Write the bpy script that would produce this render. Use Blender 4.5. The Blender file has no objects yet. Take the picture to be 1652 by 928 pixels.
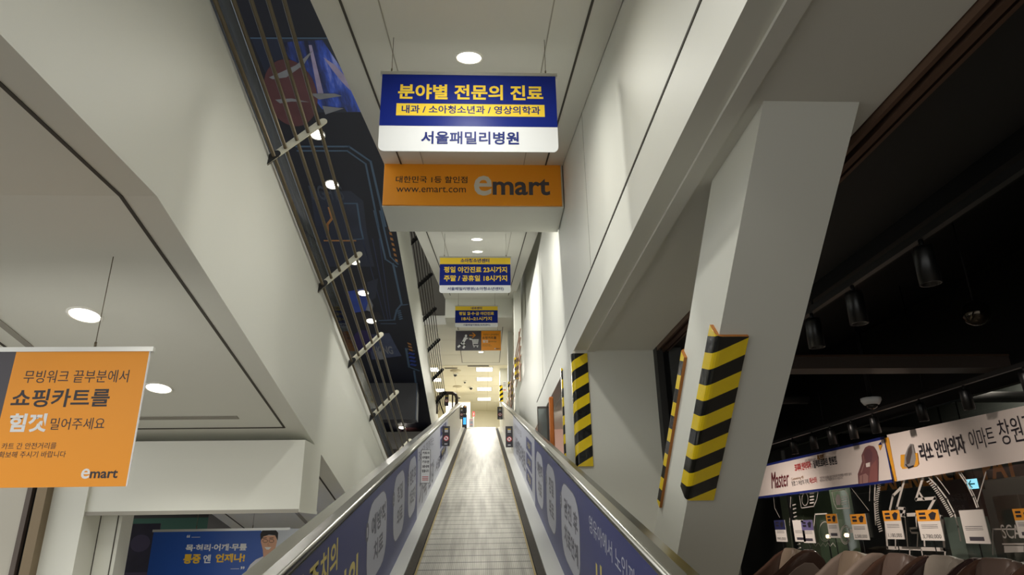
import bpy, math, random
import numpy as np
from mathutils import Vector, Matrix
C = bpy.context.scene.collection
SC = bpy.context.scene

# ------------------------------------------------------------------ camera, world, exposure
IW, IH, F, CX, CY = 1652, 928, 1085.0, 826.0, 464.0
def _rot(yvp=(779.5, 861.0), zx=779.0):
    vy = np.array([(yvp[0]-CX)/F, -(yvp[1]-CY)/F, -1.0]); vy /= np.linalg.norm(vy)
    a = (zx-CX)/F; b = (vy[2]-a*vy[0])/vy[1]
    vz = np.array([a, b, -1.0]); vz /= np.linalg.norm(vz)
    return np.stack([np.cross(vy, vz), vy, vz], 1)
RC = _rot()
camd = bpy.data.cameras.new('camera'); cam = bpy.data.objects.new('camera', camd); C.objects.link(cam)
camd.sensor_width = 36; camd.lens = F/IW*36; camd.clip_start = 0.05; camd.clip_end = 200
cam.matrix_world = Matrix([list(r) for r in RC.T]).to_4x4()      # the lens is the origin of the place
SC.camera = cam
SC.view_settings.view_transform = 'Standard'; SC.view_settings.look = 'None'
SC.view_settings.exposure = 0.0; SC.view_settings.gamma = 1.0; SC.view_settings.use_curve_mapping = False
wd = bpy.data.worlds.new('world'); SC.world = wd; wd.use_nodes = True
wd.node_tree.nodes['Background'].inputs[0].default_value = (1.0, 0.995, 0.96, 1)
wd.node_tree.nodes['Background'].inputs[1].default_value = 1.2
SC.cycles.max_bounces = 8; SC.cycles.diffuse_bounces = 5; SC.cycles.glossy_bounces = 4
SC.cycles.caustics_reflective = False; SC.cycles.caustics_refractive = False
SC.cycles.sample_clamp_indirect = 4.0
POWER = 150.0            # one ceiling downlight
WARM = (1.0, 0.985, 0.925)

FLOOR = -1.55           # lower floor; the lens is 1.55 m above it
UPPER = 2.89            # upper floor
SL = math.radians(12); SS, CS = math.sin(SL), math.cos(SL)

# ------------------------------------------------------------------ geometry of sight lines on real planes
def _ray(x, y): return Vector(RC.T @ np.array([(x-CX)/F, -(y-CY)/F, -1.0]))
def _hit(x, y, n, d):
    r = _ray(x, y); return r*(d/r.dot(Vector(n)))
def onx(x, y, c): return _hit(x, y, (1, 0, 0), c)
def ony(x, y, c): return _hit(x, y, (0, 1, 0), c)
def onz(x, y, c): return _hit(x, y, (0, 0, 1), c)
def onup(x, y, h): return _hit(x, y, (0, -SS, CS), h)     # planes parallel to our rising walk
def ondn(x, y, h): return _hit(x, y, (0, SS, CS), h)      # planes parallel to the walks that fall away
X, Y, Z = Vector((1, 0, 0)), Vector((0, 1, 0)), Vector((0, 0, 1))
UPD, UPN = Vector((0, CS, SS)), Vector((0, -SS, CS))
DND, DNN = Vector((0, CS, -SS)), Vector((0, SS, CS))
def U3(x, s, h): return X*x + UPD*s + UPN*h               # our walk: across, along, above the lens line
def D3(x, s, h): return X*x + DND*s + DNN*h

# ------------------------------------------------------------------ materials
def lin(c): return tuple(((v/255)/12.92 if v/255 <= .04045 else ((v/255+.055)/1.055)**2.4) for v in c) + (1,)
MATS = {}
def mat(name, rgb, rough=.55, metal=0., emit=0., noise=.0, scale=6., coat=0., bump=0., spec=.5):
    if name in MATS: return MATS[name]
    m = bpy.data.materials.new(name); m.use_nodes = True; nt = m.node_tree
    b = nt.nodes['Principled BSDF']; c = lin(rgb)
    b.inputs['Base Color'].default_value = c; b.inputs['Roughness'].default_value = rough
    b.inputs['Metallic'].default_value = metal; b.inputs['Coat Weight'].default_value = coat
    b.inputs['Specular IOR Level'].default_value = spec
    if emit: b.inputs['Emission Color'].default_value = c; b.inputs['Emission Strength'].default_value = emit
    if noise or bump:
        tc = nt.nodes.new('ShaderNodeTexCoord'); n = nt.nodes.new('ShaderNodeTexNoise')
        n.inputs['Scale'].default_value = scale; n.inputs['Detail'].default_value = 4
        nt.links.new(tc.outputs['Object'], n.inputs['Vector'])
        if noise:
            mx = nt.nodes.new('ShaderNodeMix'); mx.data_type = 'RGBA'
            mx.inputs[6].default_value = tuple(v*(1-noise) for v in c[:3])+(1,)
            mx.inputs[7].default_value = tuple(min(1, v*(1+noise)) for v in c[:3])+(1,)
            nt.links.new(n.outputs[0], mx.inputs[0]); nt.links.new(mx.outputs[2], b.inputs['Base Color'])
        if bump:
            bp = nt.nodes.new('ShaderNodeBump'); bp.inputs['Strength'].default_value = bump; bp.inputs['Distance'].default_value = .01
            nt.links.new(n.outputs[0], bp.inputs['Height']); nt.links.new(bp.outputs[0], b.inputs['Normal'])
    MATS[name] = m; return m
WHITE = mat('white_panel', (222, 222, 212), .5, noise=.02, scale=1.2)
CEILW = mat('ceiling_white', (220, 219, 210), .6, noise=.02, scale=1.5)
CREAM = mat('cream_paint', (234, 229, 208), .6, noise=.02)
GROOVE = mat('joint_dark', (70, 66, 58), .8)
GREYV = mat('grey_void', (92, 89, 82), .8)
BLACK = mat('black_paint', (7, 7, 7), .6, noise=.15, spec=.25)
CHAR = mat('charcoal', (36, 35, 34), .6, noise=.1)
BRONZE = mat('bronze_track', (116, 90, 74), .38, .6)
STEEL = mat('brushed_steel', (176, 175, 168), .28, 1., noise=.06, scale=14)
DSTEEL = mat('dark_steel', (120, 110, 92), .42, .85)
ALU = mat('aluminium', (205, 205, 200), .35, .8)
TILE = mat('floor_tile', (112, 108, 102), .3, noise=.08, scale=3)
PINK = mat('pink_plaster', (226, 190, 178), .7)
WOOD = mat('plywood', (176, 112, 46), .5, noise=.2, scale=9)
NAVY = mat('print_navy', (22, 38, 116), .45, spec=.15)
YEL = mat('print_yellow', (250, 214, 74), .45, spec=.15)
PWHITE = mat('print_white', (240, 240, 240), .45, spec=.2)
ORANGE = mat('print_orange', (250, 160, 28), .45)
INK = mat('print_ink', (40, 36, 44), .45)
DGREY = mat('print_dark_grey', (74, 70, 78), .4)
RED = mat('print_red', (196, 40, 42), .4)
LENS = mat('lamp_lens', (255, 246, 226), .4, emit=9.)
PANELL = mat('lamp_panel', (255, 250, 236), .4, emit=6.)
WRAP = mat('wrap_blue', (58, 65, 124), .42, spec=.3)
WRAPG = mat('wrap_grey', (200, 202, 214), .42, spec=.3)
WRAPN = mat('wrap_ink', (44, 48, 84), .35)
WRAPY = mat('wrap_yellow', (226, 206, 84), .3)
RUBBER = mat('black_rubber', (20, 20, 20), .7)

def belt_material():
    m = bpy.data.materials.new('pallet_metal'); m.use_nodes = True; nt = m.node_tree; b = nt.nodes['Principled BSDF']
    N, L = nt.nodes.new, nt.links.new
    tc = N('ShaderNodeTexCoord'); sp = N('ShaderNodeSeparateXYZ'); L(tc.outputs['Object'], sp.inputs[0])
    def math_(op, a, bv=None):
        n = N('ShaderNodeMath'); n.operation = op
        for i, v in enumerate((a, bv)):
            if v is None: continue
            if isinstance(v, (int, float)): n.inputs[i].default_value = v
            else: L(v, n.inputs[i])
        return n.outputs[0]
    gap = math_('LESS_THAN', math_('FRACT', math_('DIVIDE', sp.outputs[1], .2)), .095)
    rib = math_('LESS_THAN', math_('FRACT', math_('DIVIDE', sp.outputs[0], .014)), .45)
    mp = N('ShaderNodeMapping'); mp.inputs['Scale'].default_value = (9, .45, 1); L(tc.outputs['Object'], mp.inputs[0])
    ns = N('ShaderNodeTexNoise'); ns.inputs['Scale'].default_value = 1.6; ns.inputs['Detail'].default_value = 7; L(mp.outputs[0], ns.inputs['Vector'])
    cr = N('ShaderNodeValToRGB'); cr.color_ramp.elements[0].position = .3; cr.color_ramp.elements[0].color = lin((136, 132, 122))
    cr.color_ramp.elements[1].position = .65; cr.color_ramp.elements[1].color = lin((190, 187, 176)); L(ns.outputs[0], cr.inputs[0])
    m1 = N('ShaderNodeMix'); m1.data_type = 'RGBA'; L(math_('MULTIPLY', rib, .3), m1.inputs[0]); L(cr.outputs[0], m1.inputs[6]); m1.inputs[7].default_value = lin((60, 58, 54))
    m2 = N('ShaderNodeMix'); m2.data_type = 'RGBA'; L(math_('MULTIPLY', gap, .85), m2.inputs[0]); L(m1.outputs[2], m2.inputs[6]); m2.inputs[7].default_value = lin((38, 37, 35))
    L(m2.outputs[2], b.inputs['Base Color']); b.inputs['Metallic'].default_value = .55; b.inputs['Roughness'].default_value = .44
    return m
BELT = belt_material()
def hazard_material():
    m = bpy.data.materials.new('hazard_tape'); m.use_nodes = True; nt = m.node_tree; b = nt.nodes['Principled BSDF']
    N, L = nt.nodes.new, nt.links.new
    tc = N('ShaderNodeTexCoord'); sp = N('ShaderNodeSeparateXYZ'); L(tc.outputs['Object'], sp.inputs[0])
    def m_(op, a, bv):
        n = N('ShaderNodeMath'); n.operation = op
        for i, v in enumerate((a, bv)):
            if isinstance(v, (int, float)): n.inputs[i].default_value = v
            else: L(v, n.inputs[i])
        return n.outputs[0]
    t = m_('SUBTRACT', sp.outputs[0], sp.outputs[1])
    f = m_('FRACT', m_('DIVIDE', m_('SUBTRACT', sp.outputs[2], m_("MULTIPLY", t, .58)), .19), 0.)
    g = m_('GREATER_THAN', f, .5)
    mx = N('ShaderNodeMix'); mx.data_type = 'RGBA'; L(g, mx.inputs[0]); mx.inputs[6].default_value = lin((20, 20, 18)); mx.inputs[7].default_value = lin((236, 204, 30))
    L(mx.outputs[2], b.inputs['Base Color']); b.inputs['Roughness'].default_value = .22
    ns = N('ShaderNodeTexNoise'); ns.inputs['Scale'].default_value = 18; L(tc.outputs['Object'], ns.inputs['Vector'])
    bp = N('ShaderNodeBump'); bp.inputs['Strength'].default_value = .25; bp.inputs['Distance'].default_value = .01; L(ns.outputs[0], bp.inputs['Height']); L(bp.outputs[0], b.inputs['Normal'])
    return m
HAZ = hazard_material()
def glass_material(name, tint, gloss):
    m = bpy.data.materials.new(name); m.use_nodes = True; nt = m.node_tree; nt.nodes.clear(); N, L = nt.nodes.new, nt.links.new
    o = N('ShaderNodeOutputMaterial'); mx = N('ShaderNodeMixShader'); t = N('ShaderNodeBsdfTransparent'); g = N('ShaderNodeBsdfGlossy')
    t.inputs[0].default_value = tint+(1,); g.inputs['Roughness'].default_value = .04; lw = N('ShaderNodeLayerWeight'); lw.inputs[0].default_value = .5
    pw = N('ShaderNodeMath'); pw.operation = 'POWER'; L(lw.outputs['Facing'], pw.inputs[0]); pw.inputs[1].default_value = 4.
    ma = N('ShaderNodeMath'); ma.operation = 'MULTIPLY_ADD'; L(pw.outputs[0], ma.inputs[0]); ma.inputs[1].default_value = gloss; ma.inputs[2].default_value = .03
    L(ma.outputs[0], mx.inputs[0]); L(t.outputs[0], mx.inputs[1]); L(g.outputs[0], mx.inputs[2]); L(mx.outputs[0], o.inputs[0])
    return m
GLASS = glass_material('shop_glass', (.9, .93, .91), .5)
BGLASS = glass_material('balustrade_glass', (.55, .6, .68), .16)

# ------------------------------------------------------------------ mesh builder
TEXT = {}
def text_mesh(body, w):
    k = (body, w)
    if k in TEXT: return TEXT[k]
    c = bpy.data.curves.new('t', 'FONT'); c.body = body; c.size = 1; c.resolution_u = 3; c.offset = w
    o = bpy.data.objects.new('t', c)
    m = bpy.data.meshes.new_from_object(o)
    vs = [(v.co.x, v.co.y) for v in m.vertices]; fs = []
    for p in m.polygons:
        f = list(p.vertices); a = 0
        for i in range(len(f)):
            x0, y0 = vs[f[i]]; x1, y1 = vs[f[(i+1) % len(f)]]; a += x0*y1-x1*y0
        fs.append(f if a > 0 else f[::-1])
    bpy.data.objects.remove(o); bpy.data.curves.remove(c); bpy.data.meshes.remove(m)
    TEXT[k] = (vs, fs); return TEXT[k]
class Fr:                                                  # a face frame: origin, right, up; normal = right x up
    def __init__(s, o, u, v): s.o, s.u, s.v = Vector(o), Vector(u), Vector(v); s.n = s.u.cross(s.v).normalized()
    def p(s, a, b, d=0.): return s.o + s.u*a + s.v*b + s.n*d
def facing(o, way):
    return {'-y': Fr(o, X, Z), '-x': Fr(o, -Y, Z), '+x': Fr(o, Y, Z), '+y': Fr(o, -X, Z)}[way]
MW = {}
class MB:
    def __init__(s): s.v, s.f, s.m, s.mats, s.sm = [], [], [], [], []
    def mi(s, m):
        if m not in s.mats: s.mats.append(m)
        return s.mats.index(m)
    def face(s, pts, m, smooth=False):
        k = len(s.v); s.v += [Vector(p) for p in pts]; s.f.append(list(range(k, k+len(pts)))); s.m.append(s.mi(m)); s.sm.append(smooth)
    def hexa(s, a, b, m):                                  # bottom ring a, top ring b (both ccw seen from b)
        k = len(s.v); n = len(a); s.v += [Vector(p) for p in a]+[Vector(p) for p in b]; q = s.mi(m)
        fs = [list(range(k, k+n))[::-1], list(range(k+n, k+2*n))]+[[k+i, k+(i+1) % n, k+n+(i+1) % n, k+n+i] for i in range(n)]
        s.f += fs; s.m += [q]*len(fs); s.sm += [False]*len(fs)
    def box(s, x0, x1, y0, y1, z0, z1, m):
        s.hexa([(x0, y0, z0), (x1, y0, z0), (x1, y1, z0), (x0, y1, z0)], [(x0, y0, z1), (x1, y0, z1), (x1, y1, z1), (x0, y1, z1)], m); return s
    def slab(s, fr, pts, d0, d1, m):                       # polygon on a face, thickened along its normal
        a = sum(pts[i][0]*pts[(i+1) % len(pts)][1]-pts[(i+1) % len(pts)][0]*pts[i][1] for i in range(len(pts)))
        if a < 0: pts = pts[::-1]
        s.hexa([fr.p(u, v, d0) for u, v in pts], [fr.p(u, v, d1) for u, v in pts], m); return s
    def rect(s, fr, u0, v0, u1, v1, d0, d1, m): return s.slab(fr, [(u0, v0), (u1, v0), (u1, v1), (u0, v1)], d0, d1, m)
    def flat(s, fr, pts, d, m):
        a = sum(pts[i][0]*pts[(i+1) % len(pts)][1]-pts[(i+1) % len(pts)][0]*pts[i][1] for i in range(len(pts)))
        if a < 0: pts = pts[::-1]
        s.face([fr.p(u, v, d) for u, v in pts], m); return s
    def print(s, fr, u0, v0, u1, v1, d, m): return s.flat(fr, [(u0, v0), (u1, v0), (u1, v1), (u0, v1)], d, m)
    def line(s, fr, pts, w, d, m, closed=False):           # a printed line of even width
        n = len(pts)
        for i in range(n if closed else n-1):
            a, b = Vector(pts[i]).to_2d() if False else Vector((pts[i][0], pts[i][1])), Vector((pts[(i+1) % n][0], pts[(i+1) % n][1]))
            if (b-a).length < 1e-6: continue
            t = (b-a).normalized()*(w/2); q = Vector((-t.y, t.x)); a = a-t*.9; b = b+t*.9
            s.flat(fr, [tuple(a-q), tuple(b-q), tuple(b+q), tuple(a+q)], d, m)
        return s
    def text(s, fr, body, u0, v0, u1, v1, d, m, w=.0, shear=0.):
        vs, fs = text_mesh(body, w); xs = [p[0] for p in vs]; ys = [p[1] for p in vs]
        ax, bx, ay, by = min(xs), max(xs), min(ys), max(ys); k = len(s.v); q = s.mi(m)
        for x, y in vs:
            b = (y-ay)/(by-ay); s.v.append(fr.p(u0+(u1-u0)*(x-ax)/(bx-ax)+shear*b*(v1-v0), v0+(v1-v0)*b, d))
        s.f += [[k+i for i in f] for f in fs]; s.m += [q]*len(fs); s.sm += [False]*len(fs); return s
    def tube(s, pts, r, m, n=8, closed=False):
        pts = [Vector(p) for p in pts]; rings = []; N = len(pts)
        for i, p in enumerate(pts):
            if closed: t = (pts[(i+1) % N]-pts[i-1]).normalized()
            else: t = (pts[min(i+1, N-1)]-pts[max(i-1, 0)]).normalized()
            a = t.cross(Z if abs(t.z) < .9 else X).normalized(); b = t.cross(a)
            rr = r[i] if isinstance(r, (list, tuple)) else r
            rings.append([p+(a*math.cos(q)+b*math.sin(q))*rr for q in [2*math.pi*j/n for j in range(n)]])
        k = len(s.v); q = s.mi(m)
        for g in rings: s.v += g
        fs = []
        for i in range(N if closed else N-1):
            i2 = (i+1) % N
            for j in range(n): fs.append([k+i*n+j, k+i*n+(j+1) % n, k+i2*n+(j+1) % n, k+i2*n+j][::1])
        s.f += fs; s.m += [q]*len(fs); s.sm += [True]*len(fs)
        if not closed:
            s.f += [[k+j for j in range(n)][::-1], [k+(N-1)*n+j for j in range(n)]]; s.m += [q, q]; s.sm += [False]*2
        return s
    def lathe(s, c, ax, prof, m, n=20):                    # prof: (distance along axis, radius)
        c, ax = Vector(c), Vector(ax).normalized(); a = ax.cross(Z if abs(ax.z) < .9 else X).normalized(); b = ax.cross(a); k = len(s.v); q = s.mi(m); N = len(prof)
        for h, r in prof: s.v += [c+ax*h+(a*math.cos(t)+b*math.sin(t))*max(r, 1e-4) for t in [2*math.pi*j/n for j in range(n)]]
        fs = [[k+i*n+j, k+i*n+(j+1) % n, k+(i+1)*n+(j+1) % n, k+(i+1)*n+j] for i in range(N-1) for j in range(n)]
        s.f += fs; s.m += [q]*len(fs); s.sm += [True]*len(fs)
        for i, rev in ((0, True), (N-1, False)):
            f = [k+i*n+j for j in range(n)]; s.f.append(f[::-1] if rev else f); s.m.append(q); s.sm.append(False)
        return s
    def build(s, name, parent=None, origin=None, fix=True):
        M = MW[parent.name] if parent else (Matrix.Translation(origin) if origin is not None else None)
        if M is None:
            xs = [v.x for v in s.v]; ys = [v.y for v in s.v]; zs = [v.z for v in s.v]
            M = Matrix.Translation(((min(xs)+max(xs))/2, (min(ys)+max(ys))/2, min(zs)))
        I = M.inverted(); me = bpy.data.meshes.new(name)
        me.from_pydata([tuple(I @ v) for v in s.v], [], s.f); 
        for m in s.mats: me.materials.append(m)
        for p, i, sm in zip(me.polygons, s.m, s.sm): p.material_index = i; p.use_smooth = sm
        me.update(); o = bpy.data.objects.new(name, me); C.objects.link(o)
        if parent: o.parent = parent
        else: o.matrix_world = M
        MW[o.name] = M; return o
def tag(o, label, cat, group=None, kind=None):
    o['label'] = label; o['category'] = cat
    if group: o['group'] = group
    if kind: o['kind'] = kind
    return o
def thing(name, label, cat, loc, group=None, rot=None, kind=None):
    o = bpy.data.objects.new(name, None); o.empty_display_size = .1; C.objects.link(o)
    M = Matrix.Translation(loc) @ (rot.to_4x4() if rot is not None else Matrix.Identity(4)); o.matrix_world = M; MW[o.name] = M
    return tag(o, label, cat, group, kind)
def struct(mb, name, label, cat='wall'):
    o = mb.build(name); o['kind'] = 'structure'; return tag(o, label, cat)
def bevel(o, w=.01, seg=2):
    b = o.modifiers.new('bevel', 'BEVEL'); b.width = w; b.segments = seg; b.limit_method = 'ANGLE'; return o
def lamp(kind, name, loc, aim, power, color=WARM, size=.12, angle=120, blend=.6, parent=None, sy=None):
    l = bpy.data.lights.new(name, kind); l.energy = power; l.color = color
    if kind == 'SPOT': l.spot_size = math.radians(angle); l.spot_blend = blend; l.shadow_soft_size = size
    if kind == 'AREA':
        l.shape = 'RECTANGLE' if sy else 'DISK'; l.size = size
        if sy: l.size_y = sy
    if kind == 'POINT': l.shadow_soft_size = size
    o = bpy.data.objects.new(name, l); C.objects.link(o)
    M = Matrix.Translation(loc) @ Vector(aim).to_track_quat('-Z', 'Y').to_matrix().to_4x4()
    if parent: o.parent = parent; o.matrix_local = MW[parent.name].inverted() @ M
    else: o.matrix_world = M
    return o

# ------------------------------------------------------------------ the setting
def prism_x(prof, x0, x1, m, mb=None):                     # a YZ outline carried across from x0 to x1
    mb = mb or MB(); a = sum(prof[i][0]*prof[(i+1) % len(prof)][1]-prof[(i+1) % len(prof)][0]*prof[i][1] for i in range(len(prof)))
    if a < 0: prof = prof[::-1]
    mb.hexa([(x0, y, z) for y, z in prof], [(x1, y, z) for y, z in prof], m); return mb
struct(MB().box(-9, 11, -5, 30, FLOOR-.2, FLOOR, TILE), 'floor', 'grey tiled lower floor far below the rising walk', 'floor')
struct(MB().box(-7, 1.9, 20.45, 37, UPPER-.5, UPPER, TILE), 'floor_upper', 'upper floor landing at the head of the walk', 'floor')
# rising walk overhead: its clad underside is our ceiling
CH = 2.29; CX0, CX1 = -1.04, .845
def upz(y, h): return (h+SS*y)/CS
def dnz(y, h): return (h-SS*y)/CS
mb = prism_x([(-1.5, upz(-1.5, CH)), (17.45, upz(17.45, CH)), (17.45, upz(17.45, CH)+1), (-1.5, upz(-1.5, CH)+1)], CX0, CX1, CEILW)
struct(mb, 'ceiling_centre', 'sloping white ceiling panels directly over the rising walk', 'ceiling')
fr = Fr(U3(0, 0, CH), X, -UPD); mb = MB()
for x in (-.862, .663):
    mb.rect(fr, x-.008, -17.6, x+.008, 1.0, .0005, .004, GROOVE)
mb.rect(fr, -.8, -6.42, .6, -6.405, .0005, .004, GROOVE); mb.rect(fr, -.8, -17.1, .6, -17.085, .0005, .004, GROOVE)
for x in (-.63, .43): mb.rect(fr, x-.004, -17.1, x+.004, 1.0, .0005, .003, mat('joint_pale', (168, 164, 152), .8))
o = mb.build('trim_1'); o['kind'] = 'structure'; tag(o, 'thin dark joints running along the sloping ceiling over the walk', 'trim')
struct(MB().box(CX0, CX1-.005, 6.27, 6.88, 3.18, 4.15, WHITE), 'beam_near', 'white boxed beam under the sloping ceiling carrying the orange sign', 'beam')
struct(MB().box(-1.03, .8, 17.42, 18.3, 5.5, 6.7, WHITE), 'beam_far', 'second white boxed beam at the top end of the sloping ceiling', 'beam')
# upper hall
HZ = 6.15
struct(MB().box(-1.0, 1.0, 18.3, 20.2, HZ, HZ+.3, CEILW).box(-5, 2.6, 20.2, 25.6, HZ, HZ+.3, CEILW), 'ceiling_upper', 'level white ceiling past the second beam with two downlights', 'ceiling')
struct(MB().box(-5, 2.6, 25.6, 36.2, HZ, HZ+.3, CREAM), 'ceiling_hall', 'cream ceiling of the far hall with rectangular light panels', 'ceiling')
struct(MB().box(-6, 3, 36, 36.2, UPPER, HZ+.3, CREAM), 'wall_back', 'plain cream wall closing the far hall', 'wall')
struct(MB().box(-5.2, -5, 20.2, 36, UPPER, HZ, CREAM), 'wall_hall_left', 'cream left side wall of the far hall', 'wall')
struct(MB().box(1.08, 1.2, 6.9, 36, 3.0, 13, WHITE), 'wall_hall_right', 'pale wall behind the columns on the right of the upper hall', 'wall')
struct(MB().box(-5, CX0, 20.15, 20.35, HZ+.3, 11, GREYV), 'wall_void', 'dark grey wall in the gap left of the second beam', 'wall')
fr = Fr((0, 0, HZ), X, -Y); mb = MB()
for x in (-.8, .62): mb.rect(fr, x-.01, -25.2, x+.01, -18.4, 0, .004, GROOVE)
mb.rect(fr, -.8, -25.21, .62, -25.19, 0, .004, GROOVE)
mb.rect(fr, -1.85, -25.61, 1.0, -25.59, 0, .006, mat('joint_pale', (168, 164, 152), .8))
for y in (22, 24): mb.rect(fr, -4.9, -y-.006, -.8, -y+.006, 0, .003, mat('joint_pale', (168, 164, 152)))
for y in (27.5, 29.5, 31.5, 33.5): mb.rect(fr, -4.9, -y-.006, 2, -y+.006, 0, .003, mat('joint_cream', (206, 194, 158)))
for x in (-2.6, -1.2, .2): mb.rect(fr, x-.006, -36, x+.006, -25.7, 0, .003, mat('joint_cream', (206, 194, 158)))
o = mb.build('trim_2'); o['kind'] = 'structure'; tag(o, 'fine panel joints in the level upper ceiling', 'trim')
struct(MB().box(-9, 11, -5, 37, 13, 13.2, GREYV), 'ceiling_sky_block', 'unseen grey roof added high above the crossing walks to block world light', 'ceiling')  # roof added out of view to stop world light pouring in from above
# left walk, falling away from us: clad side and underside
LX, LXF, LB, LT = -1.54, -3.30, 2.09, 3.425
KY = 2.9
prof = [(-3, dnz(KY, LB)), (KY, dnz(KY, LB)), (17.2, dnz(17.2, LB)), (19.6, dnz(19.6, LT)+.15), (KY+.1, dnz(KY+.1, LT)), (-3, dnz(KY+.1, LT))]
struct(prism_x(prof, LXF, LX, WHITE), 'wall_left', 'white clad side of the left walk sloping down away from the camera', 'wall')
mb = MB(); frL = Fr((0, KY, dnz(KY, LB)), X, -DND); frF = Fr((0, KY, dnz(KY, LB)), X, -Y)
for x in (-1.705, -3.135):
    mb.rect(frL, x-.009, -3.08, x+.009, 0, .0005, .004, GROOVE); mb.rect(frF, x-.009, 0, x+.009, 5, .0005, .004, GROOVE)
    mb.rect(frL, x-.009, -9, x+.009, -4.0, .0005, .004, GROOVE)
mb.rect(frL, -3.135, -3.085, -1.705, -3.065, .0005, .004, GROOVE)
PALEJ = mat('joint_grey', (150, 146, 136), .8)
mb.rect(frL, -3.0, -2.86, -2.02, -2.80, .0005, .006, PALEJ); mb.rect(frL, -3.0, -2.86, -2.95, -.6, .0005, .006, PALEJ)
mb.rect(frL, -2.3, -9, -2.25, -4.0, .0005, .005, PALEJ)
o = mb.build('trim_3'); o['kind'] = 'structure'; tag(o, 'dark joints framing the underside of the left walk', 'trim')
mb = MB().box(LXF, LX+.004, 5.98, 6.6, .215, dnz(6.6, LB)+.05, WHITE)
mb.box(LX+.004-.03, LX+.004+.005, 5.975, 6.61, .19, .215, WHITE); mb.box(LXF, LX, 5.965, 6.0, .185, .215, mat('joint_grey', (150, 146, 136)))
struct(mb, 'beam_left', 'white downstand beam below the underside of the left walk', 'beam')
struct(MB().box(-3.55, -3.27, 5.95, 6.42, FLOOR, 1.2, WHITE).box(-3.27, -3.09, 6.22, 6.42, FLOOR, .215, WHITE).box(-3.125, -3.118, 6.213, 6.22, FLOOR, .215, GROOVE).box(-3.272, -3.265, 6.213, 6.22, FLOOR, .215, GROOVE),
       'column_left', 'white square column carrying the left downstand beam', 'column')
struct(MB().box(-7, -3.72, 5.9, 6.1, FLOOR, 1.3, mat('grey_wall', (196, 191, 178), .6)).box(-3.72, -3.68, 5.88, 6.1, FLOOR, 1.3, mat('bronze_dark', (92, 80, 72), .5)).box(-3.68, -3.63, 5.92, 6.1, FLOOR, 1.3, BLACK).box(-3.63, -3.55, 5.86, 6.1, FLOOR, 1.3, mat('bronze_light', (128, 112, 88), .4, .4)),  # plain even grey for the wall, bronze and black for the guide
       'wall_lower_left', 'grey wall with a dark shutter guide left of the white column', 'wall')
struct(MB().box(-9, -.9, 14.8, 15, FLOOR, .9, mat('mart_back', (58, 56, 54), .7)), 'wall_mart', 'dark wall deep behind the lower left opening', 'wall')
struct(MB().box(-8, -3.32, 6.7, 14.8, .55, .75, CHAR), 'ceiling_mart', 'dark ceiling behind the lower left opening', 'ceiling')
# upper left walk with the printed underside
MH, MT = 7.25, 8.5
prof = [(-1, dnz(-1, MH)), (23.4, dnz(23.4, MH)), (23.4, dnz(23.4, MT)), (-1, dnz(-1, MT))]
struct(prism_x(prof, LXF-.4, LX, WHITE), 'wall_left_upper', 'white clad side strip of the higher left walk beside the black guard rods', 'wall')
# right side: fascia, soffit, columns
WX = .85
mb = MB().box(WX, WX+.12, -3, 13.6, 1.6, 4.08, WHITE)
mb.hexa([(WX, 13.6, 1.6), (WX+.12, 13.6, 1.6), (WX+.12, 26, 1.6), (WX, 26, 1.6)], [(WX, 13.6, 3.12), (WX+.12, 13.6, 3.12), (WX+.12, 26, 3.12), (WX, 26, 3.12)], WHITE)
struct(mb, 'wall_right', 'tall white panelled wall rising on the right of the walk', 'wall')
fr = facing((WX, 0, 0), '-x'); mb = MB(); mb.rect(fr, -10.6, 1.935, 2.5, 1.95, 0, .004, GROOVE)
for y in (4.9, 9.4): mb.rect(fr, -y-.003, 1.95, -y+.003, 4.08, 0, .002, PALEJ)
o = mb.build('trim_4'); o['kind'] = 'structure'; tag(o, 'dark joint along the lower part of the right wall', 'trim')
struct(MB().box(WX+.12, 1.60, -3, 13, 1.6, 1.75, CEILW).box(WX+.12, WX+.2, -3, 13, 1.585, 1.6, CEILW), 'ceiling_right', 'flat soffit between the right wall and the dark shop aisle', 'ceiling')
struct(MB().box(WX-.01, 1.60, 6.1, 7.0, FLOOR, 1.6, WHITE), 'column_right', 'broad upright white column with a hazard board on its edge', 'column')
BD = Vector(RC.T @ np.array([(820-CX)/F, -(2535-CY)/F, -1.0])).normalized(); BD.x = 0.0; BD.normalize()
BR0 = [(1.115, 2.215), (1.505, 2.215), (1.505, 2.86), (1.115, 2.86)]
k0, k1 = 0, (1.6-FLOOR)/-BD.z
mb = MB(); mb.hexa([tuple(Vector((x, y, 1.6))+BD*k1) for x, y in BR0], [(x, y, 1.6) for x, y in BR0], WHITE)
struct(mb, 'column_brace', 'thick white slanting brace running from soffit to floor', 'column')
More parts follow.
